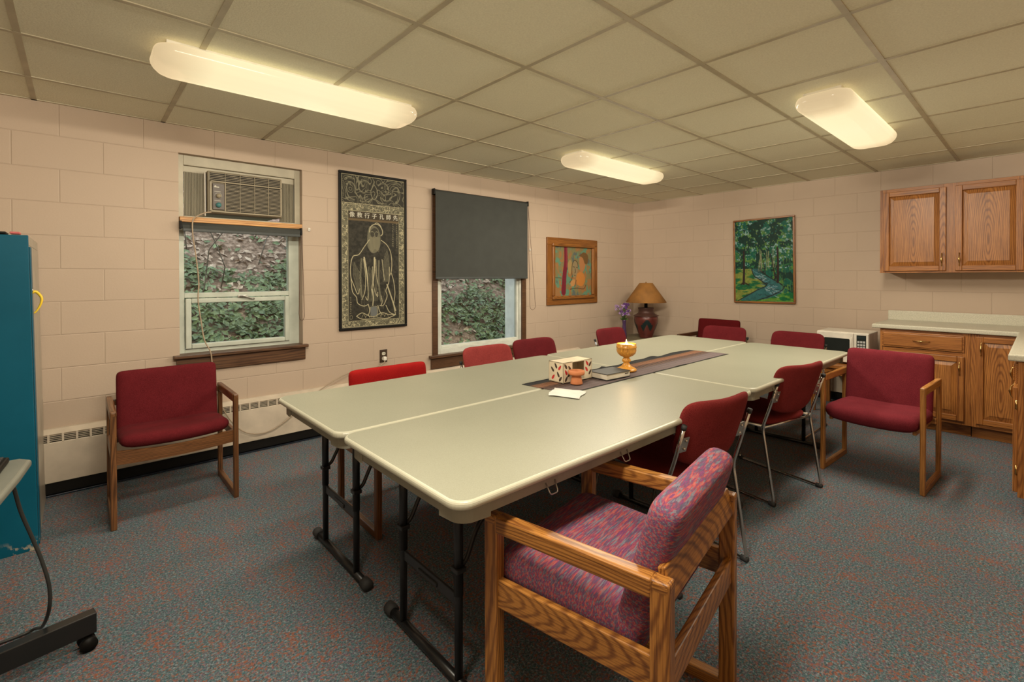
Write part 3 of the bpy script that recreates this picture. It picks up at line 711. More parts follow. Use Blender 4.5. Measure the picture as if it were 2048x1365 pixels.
picture_mesh('print', img, .592, 1.318, 'print', po, -.012)
txt = '像教行子孔師先'
for k, ch in enumerate(txt):
    cu = bpy.data.curves.new('glyph', 'FONT'); cu.body = ch; cu.size = .050; cu.align_x = 'CENTER'; cu.align_y = 'CENTER'; cu.extrude = .0006; cu.offset = .0002
    to = bpy.data.objects.new('glyph', cu); COL.objects.link(to); dg = bpy.context.evaluated_depsgraph_get()
    me = bpy.data.meshes.new_from_object(to.evaluated_get(dg)); bpy.data.objects.remove(to)
    o = bpy.data.objects.new('calligraphy_character', me); me.materials.clear(); me.materials.append(M['pale_ink']); COL.objects.link(o); o.parent = po
    o.location = (-.592*.5+.592*(.160+k*.114), -.0135, 1.318*(.5-.264)); o.rotation_euler = (math.pi/2, 0, 0)
# --- forest stream painting (right hand wall)
w_, h_ = 190, 270; yy, xx = np.mgrid[0:h_, 0:w_]; U = xx/w_; V = yy/h_
img = np.zeros((h_, w_, 3)); nA = vnoise(w_, h_, 9, 13, 31, 4); nB = vnoise(w_, h_, 22, 30, 32, 3); nC = vnoise(w_, h_, 40, 56, 33, 2)
dk = np.array((.004, .035, .022)); mg = np.array((.006, .11, .065)); lg = np.array((.10, .22, .04)); yl = np.array((.30, .34, .06)); bw_ = np.array((.25, .38, .34))
img[:] = dk
img = np.where((nA > .47)[..., None], mg, img); img = np.where(((nB > .57) & (nA > .42))[..., None], lg, img); img = np.where(((nC > .66) & (nA > .46) & (V < .6))[..., None], bw_, img); img = np.where(((nC < .30) & (V > .3) & (V < .62))[..., None], np.array((.03, .16, .05)), img)
bank = (V > .60+.10*U)
gr_ = vnoise(w_, h_, 6, 30, 41, 3)
gcol = np.where((gr_ > .52)[..., None], yl*.75, np.where((gr_ > .44)[..., None], lg*.9, np.array((.01, .12, .04))))
left = (U < .30+.28*np.clip((V-.6)/.25, 0, 1)) & (V > .60-.02*U); img[left] = gcol[left]
rb = (V > .88+.10*(1-U)) & (U > .35); img[rb] = (gcol*np.array((.6, 1.1, .8)))[rb]
poly(img, [(.30, .60), (.42, .60), (.50, .67), (.66, .73), (.80, .80), (.84, .85), (.72, .92), (.50, .97), (.20, .99), (.10, .97), (.34, .88), (.40, .84), (.55, .80), (.46, .74), (.34, .68)], (.03, .13, .12))
for k in range(70):
    t = rnd.random(); u = .32+.40*t+rnd.uniform(-.05, .08)-(.3*max(0, t-.7)/.3 if rnd.random() < .5 else 0); v = .61+.30*t+rnd.uniform(-.02, .05)
    stroke(img, [(u, v), (u+.03, v+.012), (u+.07, v+rnd.uniform(-.01, .02))], 1.4, [(.30, .40, .38), (.10, .25, .28), (.02, .03, .03)][k % 3], .85)
for p in ([(.30, .60), (.34, .68), (.46, .74), (.55, .80), (.38, .86), (.20, .93), (.05, .99)], [(.46, .63), (.62, .71), (.82, .80), (.80, .86), (.60, .93), (.40, .98)]): stroke(img, p, 3, (.02, .018, .015))
for (a, c, q) in (((.16, .38), (.15, .78), 8), ((.74, .35), (.74, .76), 8), ((.62, .42), (.70, .72), 4), ((.50, .5), (.53, .66), 3)): stroke(img, [a, ((a[0]+c[0])/2+.008, (a[1]+c[1])/2), c], (q*.7, q), (.03, .014, .012))
for k in range(16): u = rnd.uniform(.40, .68); stroke(img, [(u, rnd.uniform(.36, .5)), (u+rnd.uniform(-.02, .04), rnd.uniform(.56, .63))], 1.4, (.30, .30, .14), .8)
stroke(img, [(.15, .76), (.10, .79)], 4, (.03, .015, .012)); stroke(img, [(.15, .76), (.25, .795)], 4, (.03, .015, .012))
for k in range(40): u = rnd.uniform(.78, .98); v = rnd.uniform(.45, .85); stroke(img, [(u, v), (u+rnd.uniform(-.01, .01), v+.05)], 1.2, [(.10, .24, .05), (.01, .05, .03)][k % 2], .8)
for k in range(70): u, v = rnd.random(), rnd.uniform(0, .5); stroke(img, [(u, v), (u+rnd.uniform(-.02, .02), v+.012)], rnd.uniform(1, 3), [(.34, .45, .30), (.02, .18, .14), (.20, .30, .06)][k % 3], .8)
img = img*(.50+.75*vnoise(w_, h_, 34, 44, 77, 3)[..., None])*np.array((.8, .85, .95))
pt = thing('framed_painting', 'green forest painting with a winding stream in a thin brown frame', 'painting', (XB, -1.806, 1.494), -math.pi/2)
pt.rotation_euler = (0, R(-.8), -math.pi/2)
frame_mesh('frame', .685, .995, .020, .030, 'frame_wood', pt, -.001)
picture_mesh('canvas', img, .650, .960, 'oil', pt, -.024)
# --- figures painting (left wall)
w_, h_ = 150, 140; img = np.zeros((h_, w_, 3)); nA = vnoise(w_, h_, 6, 5, 51, 4)[..., None]; nB = vnoise(w_, h_, 12, 7, 52, 3)[..., None]
img[:] = np.where(nA > .52, np.array((.10, .20, .13)), np.array((.17, .15, .07))); img = np.where(nB > .60, np.array((.26, .13, .05)), img); img = np.where(nB < .34, np.array((.09, .11, .10)), img)
stroke(img, [(.30, 0), (.31, .3), (.27, .6), (.25, .92)], (12, 17), (.14, .015, .025)); stroke(img, [(.33, 0), (.33, .4)], 5, (.20, .03, .04))
poly(img, [(.60, .55), (.72, .50), (.80, .58), (.82, .70), (.75, .80), (.62, .78), (.58, .68)], (.42, .16, .035)); poly(img, [(.66, .22), (.76, .18), (.84, .26), (.82, .42), (.74, .52), (.68, .45)], (.34, .15, .06))
poly(img, [(.66, .18), (.78, .10), (.90, .16), (.90, .32), (.82, .34), (.76, .22)], (.13, .07, .025))
poly(img, [(.48, .36), (.54, .28), (.60, .32), (.63, .42), (.60, .56), (.54, .63), (.49, .56)], (.23, .17, .09)); poly(img, [(.36, .34), (.42, .26), (.47, .34), (.46, .50), (.41, .56), (.37, .48)], (.30, .20, .08))
poly(img, [(.42, .72), (.52, .66), (.56, .72), (.52, .80), (.45, .80)], (.40, .20, .07))
for p in ([(.47, .36), (.53, .27), (.61, .31), (.63, .40)], [(.47, .36), (.46, .5), (.47, .62), (.42, .72)], [(.55, .44), (.56, .50), (.54, .53)], [(.50, .40), (.54, .41)], [(.58, .41), (.62, .42)], [(.52, .57), (.56, .585)], [(.58, .68), (.54, .80)], [(.42, .86), (.60, .84), (.78, .86), (.84, .78)]): stroke(img, p, 1.8, (.03, .022, .015))
stroke(img, [(0, .62), (.2, .63)], 1.5, (.03, .03, .02))
fp = thing('framed_painting', 'small painting of embracing figures in a wide brown wooden frame by the corner', 'painting', (4.752, 0, 1.375))
frame_mesh('frame', .945, .818, .085, .022, 'frame_wood', fp); b_ = MB()
for (x0, x1, z0, z1, g_) in ((-.395, .395, .302, .345, 'x'), (-.395, .395, -.345, -.302, 'x'), (-.395, -.352, -.302, .302, 'z'), (.352, .395, -.302, .302, 'z')): b_.box(x0, x1, -.045, -.01, z0, z1, bev=.012, grain=g_, seg=3)
b_.build('inner_frame', 'frame_wood', fp)
picture_mesh('canvas', img, .71, .61, 'oil', fp, -.012)
# ------------------------------------------------------------ folding tables
def folding_table(x0, x1, y0, y1, label, flip):
    cx, cy = (x0+x1)/2, (y0+y1)/2; t = thing('folding_table', label, 'table', (cx, cy, 0), 0, 'folding tables pushed together')
    a, b2 = (x1-x0)/2, (y1-y0)/2; Z = .735
    e = MB().prism(rrect(-a, a, -b2, b2, .055, 8), Z-.026, Z-.0004, bev=.011).build('edge_band', 'edge', t)
    MB().prism(rrect(-a+.009, a-.009, -b2+.009, b2-.009, .048, 8), Z-.010, Z, bev=.0025).build('tabletop', 'laminate', t)
    i = .030
    sk = MB(); o1 = rrect(-a+i, a-i, -b2+i, b2-i, .05, 6); o2 = rrect(-a+i+.006, a-i-.006, -b2+i+.006, b2-i-.006, .045, 6); n = len(o1)
    vs = [Vector((p[0], p[1], z)) for (o, z) in ((o1, Z-.030), (o1, Z-.066), (o2, Z-.066), (o2, Z-.030)) for p in o]; fs = []
    for r in range(3):
        for k in range(n): fs.append((r*n+k, (r+1)*n+k, (r+1)*n+(k+1) % n, r*n+(k+1) % n))
    sk.add(vs, fs, vs, False)
    for sx in (-1, 1):
        for sy in (-1, 1):
            q = rrect(-a+i-.003, a-i+.003, -b2+i-.003, b2-i+.003, .052, 8); k0 = {(1, -1): 0, (1, 1): 9, (-1, 1): 18, (-1, -1): 27}[(sx, sy)]
            arc = q[k0:k0+9]; d0 = Vector((arc[0][0], arc[0][1])); ext = .045
            p0 = (arc[0][0]-sx*0, arc[0][1]); vv = []
            first = Vector(arc[0])-Vector(arc[1]); last = Vector(arc[-1])-Vector(arc[-2])
            arc = [tuple(Vector(arc[0])+first.normalized()*ext)]+arc+[tuple(Vector(arc[-1])+last.normalized()*ext)]
            m_ = len(arc); vv = [Vector((p[0], p[1], z)) for z in (Z-.031, Z-.074) for p in arc]
            inn = [(p[0]*(1-.006/a), p[1]*(1-.012/b2)) for p in arc]; vv += [Vector((p[0], p[1], z)) for z in (Z-.074, Z-.031) for p in inn]
            ff = [(r*m_+k, (r+1)*m_+k, (r+1)*m_+k+1, r*m_+k+1) for r in range(3) for k in range(m_-1)]+[(0, 3*m_, 2*m_, m_), (m_-1, 2*m_-1, 3*m_-1, 4*m_-1)]
            sk.add(vv, ff, vv, False)
    sk.build('apron', 'skirt', t)
    yo = .065*flip
    for sx in (-1, 1):
        lx = sx*(a-.185)
        for sy in (-1, 1):
            MB().tube([(lx, yo+sy*.178, .03), (lx, yo+sy*.178, Z-.03)], .0135, 14).tube([(lx, yo+sy*.178, .30), (lx, yo+sy*.178, Z-.03)], .0155, 14).build('leg', 'blackmetal', t)
            MB().tube([(lx, yo+sy*.178, .385), (lx-sx*.03, yo+sy*.178, .400), (lx-sx*.075, yo+sy*.175, .49), (lx-sx*.22, yo+sy*.16, .60), (lx-sx*.24, yo+sy*.16, .70)], .008, 8, fillet=.03).box(lx-.018, lx+.018, yo+sy*.178-.02, yo+sy*.178+.02, .375, .392).build('brace', 'blackmetal', t)
        fb = MB().tube([(lx, yo-.275, .021), (lx, yo+.275, .021)], .016, 12).build('foot_bar', 'blackmetal', t)
        for sy in (-1, 1): MB().tube([(lx, yo+sy*.255, .023), (lx, yo+sy*.295, .023)], .023, 14).build('rubber_cap', 'rubber', fb)
        MB().box(lx-.005, lx+.005, yo-.165, yo+.165, .262, .300).box(lx-.010, lx+.012, yo-.06, yo+.06, .268, .283).build('crossbar', 'blackmetal', t)
    for k in (-.55, -.17, .3): MB().tube([(k-.02, -b2+.03, Z-.05), (k-.016, -b2+.012, Z-.082), (k+.016, -b2+.012, Z-.082), (k+.02, -b2+.03, Z-.05)], .0022, 6, fillet=.008).build('wire_clip', 'steel', t)
    return t
folding_table(.885, 2.712, -3.040, -2.286, 'grey folding table nearest the camera, with the white tissue on it', 1)
folding_table(.880, 2.705, -2.280, -1.525, 'grey folding table along the window side, its end nearest the blue locker', 1)
folding_table(2.722, 4.50, -3.035, -2.285, 'grey folding table on the far right, beside the plum oak armchair', 1)
folding_table(2.716, 4.50, -2.279, -1.520, 'grey folding table on the far left, nearest the table lamp corner', 1)
# ------------------------------------------------------------ oak chairs
def oak_chair(label, loc, rz, w, d, ha, wood, cloth_, style, backtop, group=None, lg=.034, lgy=.045):
    t = thing('oak_armchair', label, 'armchair', (loc[0], loc[1], 0), rz, group or 'wood framed armchairs'); a = w/2; b2 = d/2
    for sx in (-1, 1):
        x0, x1 = (a-lg, a) if sx > 0 else (-a, -a+lg)
        MB().box(x0, x1, b2-lgy, b2, .0, ha, bev=.006, grain='z', seg=3).build('front_leg', wood, t)
        MB().box(x0, x1, -b2, -b2+lgy, .0, ha, bev=.006, grain='z', seg=3).build('rear_leg', wood, t)
        MB().box(x0-.001, x1+.001, -b2+lgy*.9, b2-lgy*.9, ha-.048, ha+.0005, bev=.007, grain='y', seg=3).box(x0-.001, x1+.001, -b2-.0005, -b2+lgy*1.0, ha-.03, ha+.0005, bev=.010, grain='y', seg=3).box(x0-.001, x1+.001, b2-lgy*1.0, b2+.0005, ha-.03, ha+.0005, bev=.010, grain='y', seg=3).build('armrest', wood, t)
        MB().box(x0, x1, -b2+lgy*.8, b2-lgy*.8, .0, .038, bev=.005, grain='y').build('floor_runner', wood, t)
    if style == 'thick':
        for sx in (-1, 1):
            xm = sx*(a-lg*.5); MB().box(xm-.011, xm+.011, -b2+lgy*.8, b2-lgy*.8, .365, .447, bev=.004, grain='y').build('side_rail', wood, t)
        Mx = T3((0, -b2+.022, .610)) @ Matrix.Rotation(R(-14), 4, 'X')
        MB().box(-a+lg*.8, a-lg*.8, -.011, .011, -.038, .038, bev=.004, M4=Mx).build('back_rail', wood, t)
        MB().box(-a+lg*.8, a-lg*.8, -b2+.008, -b2+.030, .355, .432, bev=.004).build('lower_back_rail', wood, t)
        MB().box(-a+lg*.8, a-lg*.8, b2-.06, b2-.038, .365, .43, bev=.004).build('front_rail', wood, t)
        Ms = T3((0, .038, .452)) @ Matrix.Rotation(R(4), 4, 'X')
        MB().pad(w-lg*2+.004, .46, .105, nn=14, p=16, res=32, soft=.38).move(Ms).build('seat_cushion', cloth_, t)
        hh = .385
        Mb = T3((0, -.195, .595)) @ Matrix.Rotation(R(106.5), 4, 'X')
        b_ = MB().pad(w-lg*2-.004, hh, .088, nn=14, p=16, res=32, soft=.38); b_.g = [(g_[0], g_[1]*1.0, g_[2]) for g_ in b_.g]; b_.move(Mb).build('back_cushion', cloth_, t)
    elif style == 'rail':
        fr_ = MB(); n = 12
        pts = [(-a+lg*.6, b2-.036), (a-lg*.6, b2-.036)]
        fr_.prism([(-a+lg*.7, .405)]+[(-a+lg*.7+(w-lg*1.4)*k/12, .405-.022*math.sin(math.pi*k/12)) for k in range(1, 12)]+[(a-lg*.7, .405), (a-lg*.7, .335)]+[(a-lg*.7-(w-lg*1.4)*k/12, .335-.012*math.sin(math.pi*k/12)) for k in range(1, 12)]+[(-a+lg*.7, .335)], 0, .026, fn=lambda v: Vector((v.x, b2-.012-v.z, v.y)))
        fr_.build('front_rail', wood, t)
        for sx in (-1, 1):
            xm = sx*(a-lg*.5); MB().box(xm-.010, xm+.010, -b2+lgy*.8, b2-lgy*.8, .345, .395, bev=.004, grain='y').build('side_rail', wood, t)
        MB().box(-a+lg*.7, a-lg*.7, -b2+.006, -b2+.024, ha-.055, ha-.020, bev=.003).build('back_rail', wood, t)
        MB().box(-a+lg*.7, a-lg*.7, -b2+.03, -b2+.05, .345, .39, bev=.003).build('lower_back_rail', wood, t)
        def fs_(v):
            u = v.x/(w/2); return Vector((v.x, v.y, v.z-.020*(1-u*u)*(1 if v.y > 0 else .4)+.012*v.y/.2))
        b_ = MB().pad(w-lg*2-.022, d-.045, .082, nn=12, p=10, res=22, fn=fs_, soft=.5).move(T3((0, .0+.004, .432)) @ Matrix.Rotation(R(2), 4, 'X')); b_.build('seat_cushion', cloth_, t)
        hb = backtop-.40
        Mb = T3((0, -b2+.075, .40+hb/2)) @ Matrix.Rotation(R(97), 4, 'X')
        MB().pad(w-lg*2-.030, hb, .055, nn=16, p=12, res=22, soft=.5).move(Mb).build('backrest', cloth_, t)
    else:
        for sx in (-1, 1):
            xm = sx*(a-lg-.030); MB().box(xm-.010, xm+.010, -b2+.03, b2-lgy*.8, .345, .375, bev=.004, grain='y').build('side_rail', wood, t)
        MB().box(-a+lg*.7, a-lg*.7, -b2+.03, -b2+.05, .345, .385, bev=.003).build('lower_back_rail', wood, t)
        def fs2(v):
            u = v.x/(w/2); return Vector((v.x, v.y, v.z-.020*(1-u*u)*(1 if v.y > 0 else .6)))
        MB().pad(w-lg*2-.004, d+.02, .115, nn=10, p=9, res=24, fn=fs2, soft=.5).move(T3((0, .030, .412)) @ Matrix.Rotation(R(3), 4, 'X')).build('seat_cushion', cloth_, t)
        hb = backtop-.385
        Mb = T3((0, -b2+.045, .385+hb/2)) @ Matrix.Rotation(R(97), 4, 'X')
        MB().pad(w-lg*2-.012, hb, .065, nn=14, p=10, res=24, soft=.5).move(Mb).build('backrest', cloth_, t)
    return t
oak_chair('oak armchair with purple and red flame stitch cushions, closest to the camera', (1.381, -3.160), R(9.8), .585, .552, .630, 'oak_mid', 'flame', 'thick', .79, lg=.038, lgy=.048)
oak_chair('maroon armchair with brown oak frame standing under the left window by the blue locker', (.590, -.548), math.pi, .582, .47, .615, 'oak_brown', 'maroon', 'rail', .765, lg=.026, lgy=.032)
oak_chair('bright red oak armchair pushed under the window side table near its left end', (1.565, -1.540), math.pi+R(-1), .590, .52, .615, 'oak_brown', 'red', 'rail', .775, lg=.030, lgy=.036)
oak_chair('plum armchair with golden oak frame at the far end corner near the base cabinets', (4.110, -3.295), math.pi/2+R(-3), .560, .46, .645, 'oak_gold', 'maroon2', 'wrap', .795, lg=.026, lgy=.034)
oak_chair('dark wood armchair with crimson back standing against the back wall', (5.60, -1.40), math.pi/2, .60, .50, .630, 'oak_dark', 'darkred', 'rail', .800, lg=.03, lgy=.034)
# ------------------------------------------------------------ metal chairs
def metal_chair(label, loc, rz, cloth_, group=None, sw=.46):
    """origin: floor between rear feet; faces +y"""
    t = thing('metal_frame_chair', label, 'chair', (loc[0], loc[1], 0), rz, group); a = sw/2; r = .0085
    for sx in (-1, 1):
        x = sx*a; xi = sx*(a-.005)
        MB().tube([(xi, -.014, .700), (xi, .030, .56), (x, .072, .435), (x, 0.0, .0095), (x, .575, .0095), (x, .53, .230), (xi, .485, .430), (xi, .08, .440)], r, 12, fillet=.035).build('side_frame', 'chrome', t)
        MB().tube([(x, .0-.004, .013), (x, .03, .0125)], .0125, 10).build('glide', 'rubber', t); MB().tube([(x, .54, .0125), (x, .572, .0125)], .0125, 10).build('glide', 'rubber', t)
        MB().tube([(xi, -.012, .694), (xi, -.0175, .712)], .011, 12).build('tube_cap', 'rubber', t)
        br = MB().box(xi-sx*.040-.014 if sx > 0 else xi+.008, xi-.008 if sx > 0 else xi+.054, -.002, .002, -.035, .035, bev=.0015)
        Mx = T3((0, .010, .62)) @ Matrix.Rotation(R(17), 4, 'X')
        br.move(Mx); bo = br.build('bracket', 'steel', t)
        for dz in (-.018, .020):
            c = Mx @ Vector((xi-sx*.034, -.004, dz)); MB().pad(.013, .013, .010, nn=2, p=2, res=6, fn=lambda v, c=c: Vector((v.x+c.x, v.z+c.y, v.y+c.z))).build('bolt', 'chrome', bo)
    MB().tube([(-a, .072, .432), (a, .072, .432)], r*.9, 10).build('cross_tube', 'chrome', t); MB().tube([(-a+.01, .485, .428), (a-.01, .485, .428)], r*.9, 10).build('cross_tube', 'chrome', t)
    def fseat(v): return Vector((v.x*(1-.06*(v.y/.2)*0), v.y, v.z-.010*(1-(v.x/.23)**2)))
    MB().pad(sw-.012, .43, .055, nn=6, p=8, res=18, fn=fseat).move(T3((0, .285, .462)) @ Matrix.Rotation(R(2), 4, 'X')).build('seat', cloth_, t)
    pw, ph = sw-.016, .285
    def fback(v):
        u = v.x/(pw/2); q = v.y/(ph/2)
        y = v.y+(-.028*(1-u*u) if q < 0 else 0)*min(1, -q)
        kx = 1-.05*max(0, -q)
        return Vector((v.x*kx, y, v.z-.040*(u*u)+.018))
    Mb = T3((0, .006, .668)) @ Matrix.Rotation(R(90+17), 4, 'X')
    MB().pad(pw, ph, .040, nn=5.5, p=9, res=22, fn=fback).move(Mb).build('backrest', cloth_, t)
    return t
mcs = 'metal framed chairs around the tables'
metal_chair('red cloth chrome sled chair just behind the patterned armchair', (2.202, -3.079), R(-10), 'brick', mcs)
metal_chair('red cloth chrome sled chair between the patterned armchair and the plum armchair', (3.318, -3.054), R(-12.5), 'brick', mcs, .485)
metal_chair('faded rose chair at the window side table in front of the right window', (2.395, -1.255), R(179), 'rose', mcs)
metal_chair('dark red chair at the window side table, just right of the faded rose chair', (2.925, -1.20), R(177), 'maroon', mcs, .47)
metal_chair('dark red chair at the window side nearest the purple flowers', (4.03, -1.14), R(180), 'maroon', mcs, .46)
metal_chair('dark red metal chair at the far table end, in front of the dark wood armchair', (4.98, -1.84), R(90), 'maroon', mcs)
metal_chair('dark red metal chair at the far table end, left of the microwave', (4.98, -2.515), R(89), 'maroon', mcs)
# ------------------------------------------------------------ things on the table
Z = .735
def runner():
    b_ = MB(); nx, ny = 80, 16; x0, x1, y0, y1 = 1.925, 3.69, -2.452, -2.142
    vs = []; gs = []
    for i in range(nx+1):
        for j in range(ny+1):
            u, v = i/nx, j/ny; edge = .012*math.sin(u*23)*(1 if v > .8 else .0)*(v-.8)*5*(1 if u > .4 else .2)
            z_ = .002+.0035*max(0, mnoise.noise((u*9, v*2.5, 1)))*(1.6 if u > .38 else .4)
            if v > .86 and .38 < u < .8: z_ += .010*(v-.86)/.14*max(0, math.sin(u*38))
            vs.append(Vector((x0+(x1-x0)*u+(1-v)*.03, y0+(y1-y0)*v+edge-.0*u, Z+z_))); gs.append((u*5.6, 1-v, 0))
    n = len(vs); vs += [Vector((v.x, v.y, Z+.0006)) for v in vs]; gs += gs
    fs = []
    for i in range(nx):
        for j in range(ny):
            q = i*(ny+1)+j; fs.append((q, q+ny+1, q+ny+2, q+1)); fs.append((n+q, n+q+1, n+q+ny+2, n+q+ny+1))
    def wall(lst):
        for a_, c_ in zip(lst, lst[1:]): fs.append((a_, c_, c_+n, a_+n))
    wall([i*(ny+1) for i in range(nx+1)]); wall([i*(ny+1)+ny for i in range(nx+1)][::-1]); wall([j for j in range(ny+1)][::-1]); wall([nx*(ny+1)+j for j in range(ny+1)])
    b_.add(vs, fs, gs, True); return tag(b_.build('table_runner', 'runner'), 'striped brown, orange and mauve woven runner lying along the joined tables', 'table runner')
runner()
tb = thing('tissue_box', 'cream tissue box printed with red and brown leaves, tipped open, on the runner', 'tissue box', (2.20, -2.245, Z+.007), R(-2))
th = .004; bx, by, bz = .115, .055, .108
# box lies with its long axis along x, tissue opening facing the camera side
card = MB().box(-bx, bx, -by, by, 0, th, bev=0).box(-bx, bx, by-th, by, 0, bz, bev=0).box(-bx, -bx+th, -by, by, 0, bz, bev=0).box(bx-th, bx, -by, by, 0, bz, bev=0).box(-bx, bx, -by, by, bz-th, bz, bev=0)
card.box(-bx, -bx+.072, -by, -by+th, 0, bz, bev=0).box(bx-.062, bx, -by, -by+th, 0, bz, bev=0)
card.build('carton', 'box_card', tb)
def leaf(b_, c, ux, uy, s, ang):
    n = 10; vs = []
    for k in range(n):
        a = 2*math.pi*k/n; x, y = math.cos(a)*s, math.sin(a)*s*.42*(1-.25*math.cos(a)); xx_, yy_ = x*math.cos(ang)-y*math.sin(ang), x*math.sin(ang)+y*math.cos(ang)
        vs.append(Vector(c)+Vector(ux)*xx_+Vector(uy)*yy_)
    b_.add(vs, [tuple(range(n))], vs)
lr, lb = MB(), MB()
spots_ = [(-.030, .080, 1, .9), (.0, .088, 0, 2.1), (.026, .066, 0, 2.3), (-.018, .042, 0, 2.1), (.02, .025, 1, .9), (-.035, .02, 0, .9)]
for (a, c, k, an) in spots_: leaf(lb if k == 0 else lr, (-bx-.0004, a, c), (0, -1, 0), (0, 0, 1), .017, an)
for (a, c, k, an) in [(-.095, .088, 0, 2.2), (-.065, .075, 0, 2.2), (-.092, .055, 1, 2.1), (-.068, .042, 0, .9), (-.09, .02, 0, 1), (.075, .088, 1, 2.2), (.10, .08, 0, .9), (.070, .055, 1, 2.2), (.10, .035, 0, .9)]: leaf(lb if k == 0 else lr, (a, -by-.0004, c), (1, 0, 0), (0, 0, 1), .017, an)
lr.build('leaf_print', 'leaf_red', tb); lb.build('leaf_print', 'leaf_brown', tb)
cl_ = thing('clay_cup', 'small terracotta footed cup in front of the tissue box', 'cup', (2.135, -2.345, Z+.006))
MB().lathe([(.032, 0), (.033, .004), (.026, .036), (.023, .042), (.030, .046), (.042, .050), (.044, .056), (.044, .070), (.038, .072), (.034, .060), (.0, .056)], n=36, capt=False).build('cup', 'clay', cl_)
bk = thing('book', 'black covered book with pale pages lying beside the tissue box', 'book', (2.415, -2.355, Z+.006), R(-4))
MB().box(-.098, .098, -.062, .066, .003, .030, bev=.001).build('page_block', 'pages', bk); MB().box(-.10, .10, -.066, .070, .030, .034, bev=.001).box(-.10, .10, .066, .070, .0, .033, bev=.001).box(-.10, .10, -.066, .070, 0, .003, bev=.001).build('cover', 'bookblk', bk)
MB().box(.055, .085, -.0632, -.0618, .018, .022, bev=0).build('spine_mark', 'slot', bk)
gb_ = thing('goblet', 'turned honey coloured wooden goblet holding a candle on the runner', 'goblet', (2.625, -2.318, Z+.006))
s_ = 1.0
gbl = MB().lathe([(.060, 0), (.064, .006), (.062, .014), (.050, .022), (.034, .030), (.026, .040), (.020, .050), (.018, .058), (.026, .066), (.028, .074), (.024, .082), (.018, .088), (.020, .096), (.040, .106), (.056, .122), (.062, .142), (.061, .160), (.064, .163), (.064, .168), (.062, .172), (.060, .190), (.056, .190), (.055, .172), (.0, .168)], n=48, capt=False).move(Matrix.Diagonal((.96, .96, .87, 1))).build('bowl', 'goblet', gb_)
cn = thing('candle', 'lit white tealight burning inside the wooden goblet', 'candle', (2.625, -2.318, Z+.1535))
MB().lathe([(.040, 0), (.042, .002), (.042, .012), (.038, .011), (.0, .009)], n=30, capt=False).build('wax', 'wax', cn)
MB().lathe([(.0015, .009), (.006, .014), (.0065, .019), (.004, .030), (.0005, .042)], n=12).build('flame', 'flame_e', cn)
pl = bpy.data.lights.new('candle_glow', 'POINT'); pl.energy = .6; pl.color = (1, .6, .28); pl.shadow_soft_size = .01; plo = bpy.data.objects.new('candle_glow', pl); COL.objects.link(plo); plo.parent = cn; plo.location = (0, 0, .05)
def tissue():
    b_ = MB(); n = 14; vs = []; c = [(1.850, -2.415), (1.975, -2.335), (2.050, -2.485), (1.915, -2.560)]
    for i in range(n+1):
        for j in range(n+1):
            u, v = i/n, j/n; x = (c[0][0]*(1-u)+c[1][0]*u)*(1-v)+(c[3][0]*(1-u)+c[2][0]*u)*v; y = (c[0][1]*(1-u)+c[1][1]*u)*(1-v)+(c[3][1]*(1-u)+c[2][1]*u)*v
            vs.append(Vector((x+.006*math.sin(v*5), y+.006*math.sin(u*6), Z+.0045+.005*abs(mnoise.noise((u*2.5, v*2.5, 4)))+.012*max(0, .3-v)*(u > .1))))
    m_ = len(vs); vs += [v-Vector((0, 0, .0015)) for v in vs]; fs = []
    for i in range(n):
        for j in range(n): q = i*(n+1)+j; fs.append((q, q+1, q+n+2, q+n+1)); fs.append((m_+q, m_+q+n+1, m_+q+n+2, m_+q+1))
    b_.add(vs, fs, vs, True); return tag(b_.build('paper_tissue', 'paper'), 'white crumpled paper tissue lying on the near table beside the runner', 'tissue')
tissue()
# ------------------------------------------------------------ corner: side table, lamp, vase
sd = thing('side_table', 'low dark topped side table in the far corner under the lamp', 'side table', (5.66, -.48, 0))
MB().prism(rrect(-.34, .34, -.38, .38, .02), .478, .50, bev=.006).build('tabletop', 'sidetop', sd)
for sx in (-1, 1):
    for sy in (-1, 1): MB().box(sx*.30-.02, sx*.30+.02, sy*.34-.02, sy*.34+.02, 0, .478, grain='z').build('leg', 'oak_dark', sd)
MB().box(-.29, .29, -.335, -.315, .42, .478).box(-.29, .29, .315, .335, .42, .478).box(-.31, -.29, -.32, .32, .42, .478, grain='y').box(.29, .31, -.32, .32, .42, .478, grain='y').build('apron', 'oak_dark', sd)
lm = thing('table_lamp', 'table lamp with dark red ceramic urn base and tan cone shade in the corner', 'lamp', (5.70, -.455, .50))
pot = MB().lathe([(.082, 0), (.084, .01), (.098, .05), (.122, .12), (.146, .19), (.154, .235), (.152, .270), (.146, .285)], n=48, capt=False).build('urn', 'potred', lm)
MB().lathe([(.146, .283), (.162, .287), (.163, .293), (.150, .298), (.118, .315), (.100, .328), (.096, .345), (.097, .375), (.104, .388), (.104, .394), (.096, .396), (.02, .397)], n=48, capb=False).build('collar', 'bronze', lm)
def ribbon_on_urn(ang0, pts_):
    vs = [];
    prof = [(0.0, .082), (.05, .098), (.12, .122), (.19, .146), (.235, .154), (.270, .152), (.285, .146)]
    def rad(z):
        for (z0, r0), (z1, r1) in zip(prof, prof[1:]):
            if z <= z1: return r0+(r1-r0)*(z-z0)/(z1-z0)
        return .146
    for (s_, z) in pts_: r = rad(z)+.0015; a = ang0+s_/r; vs.append(Vector((r*math.cos(a), r*math.sin(a), z)))
    return vs
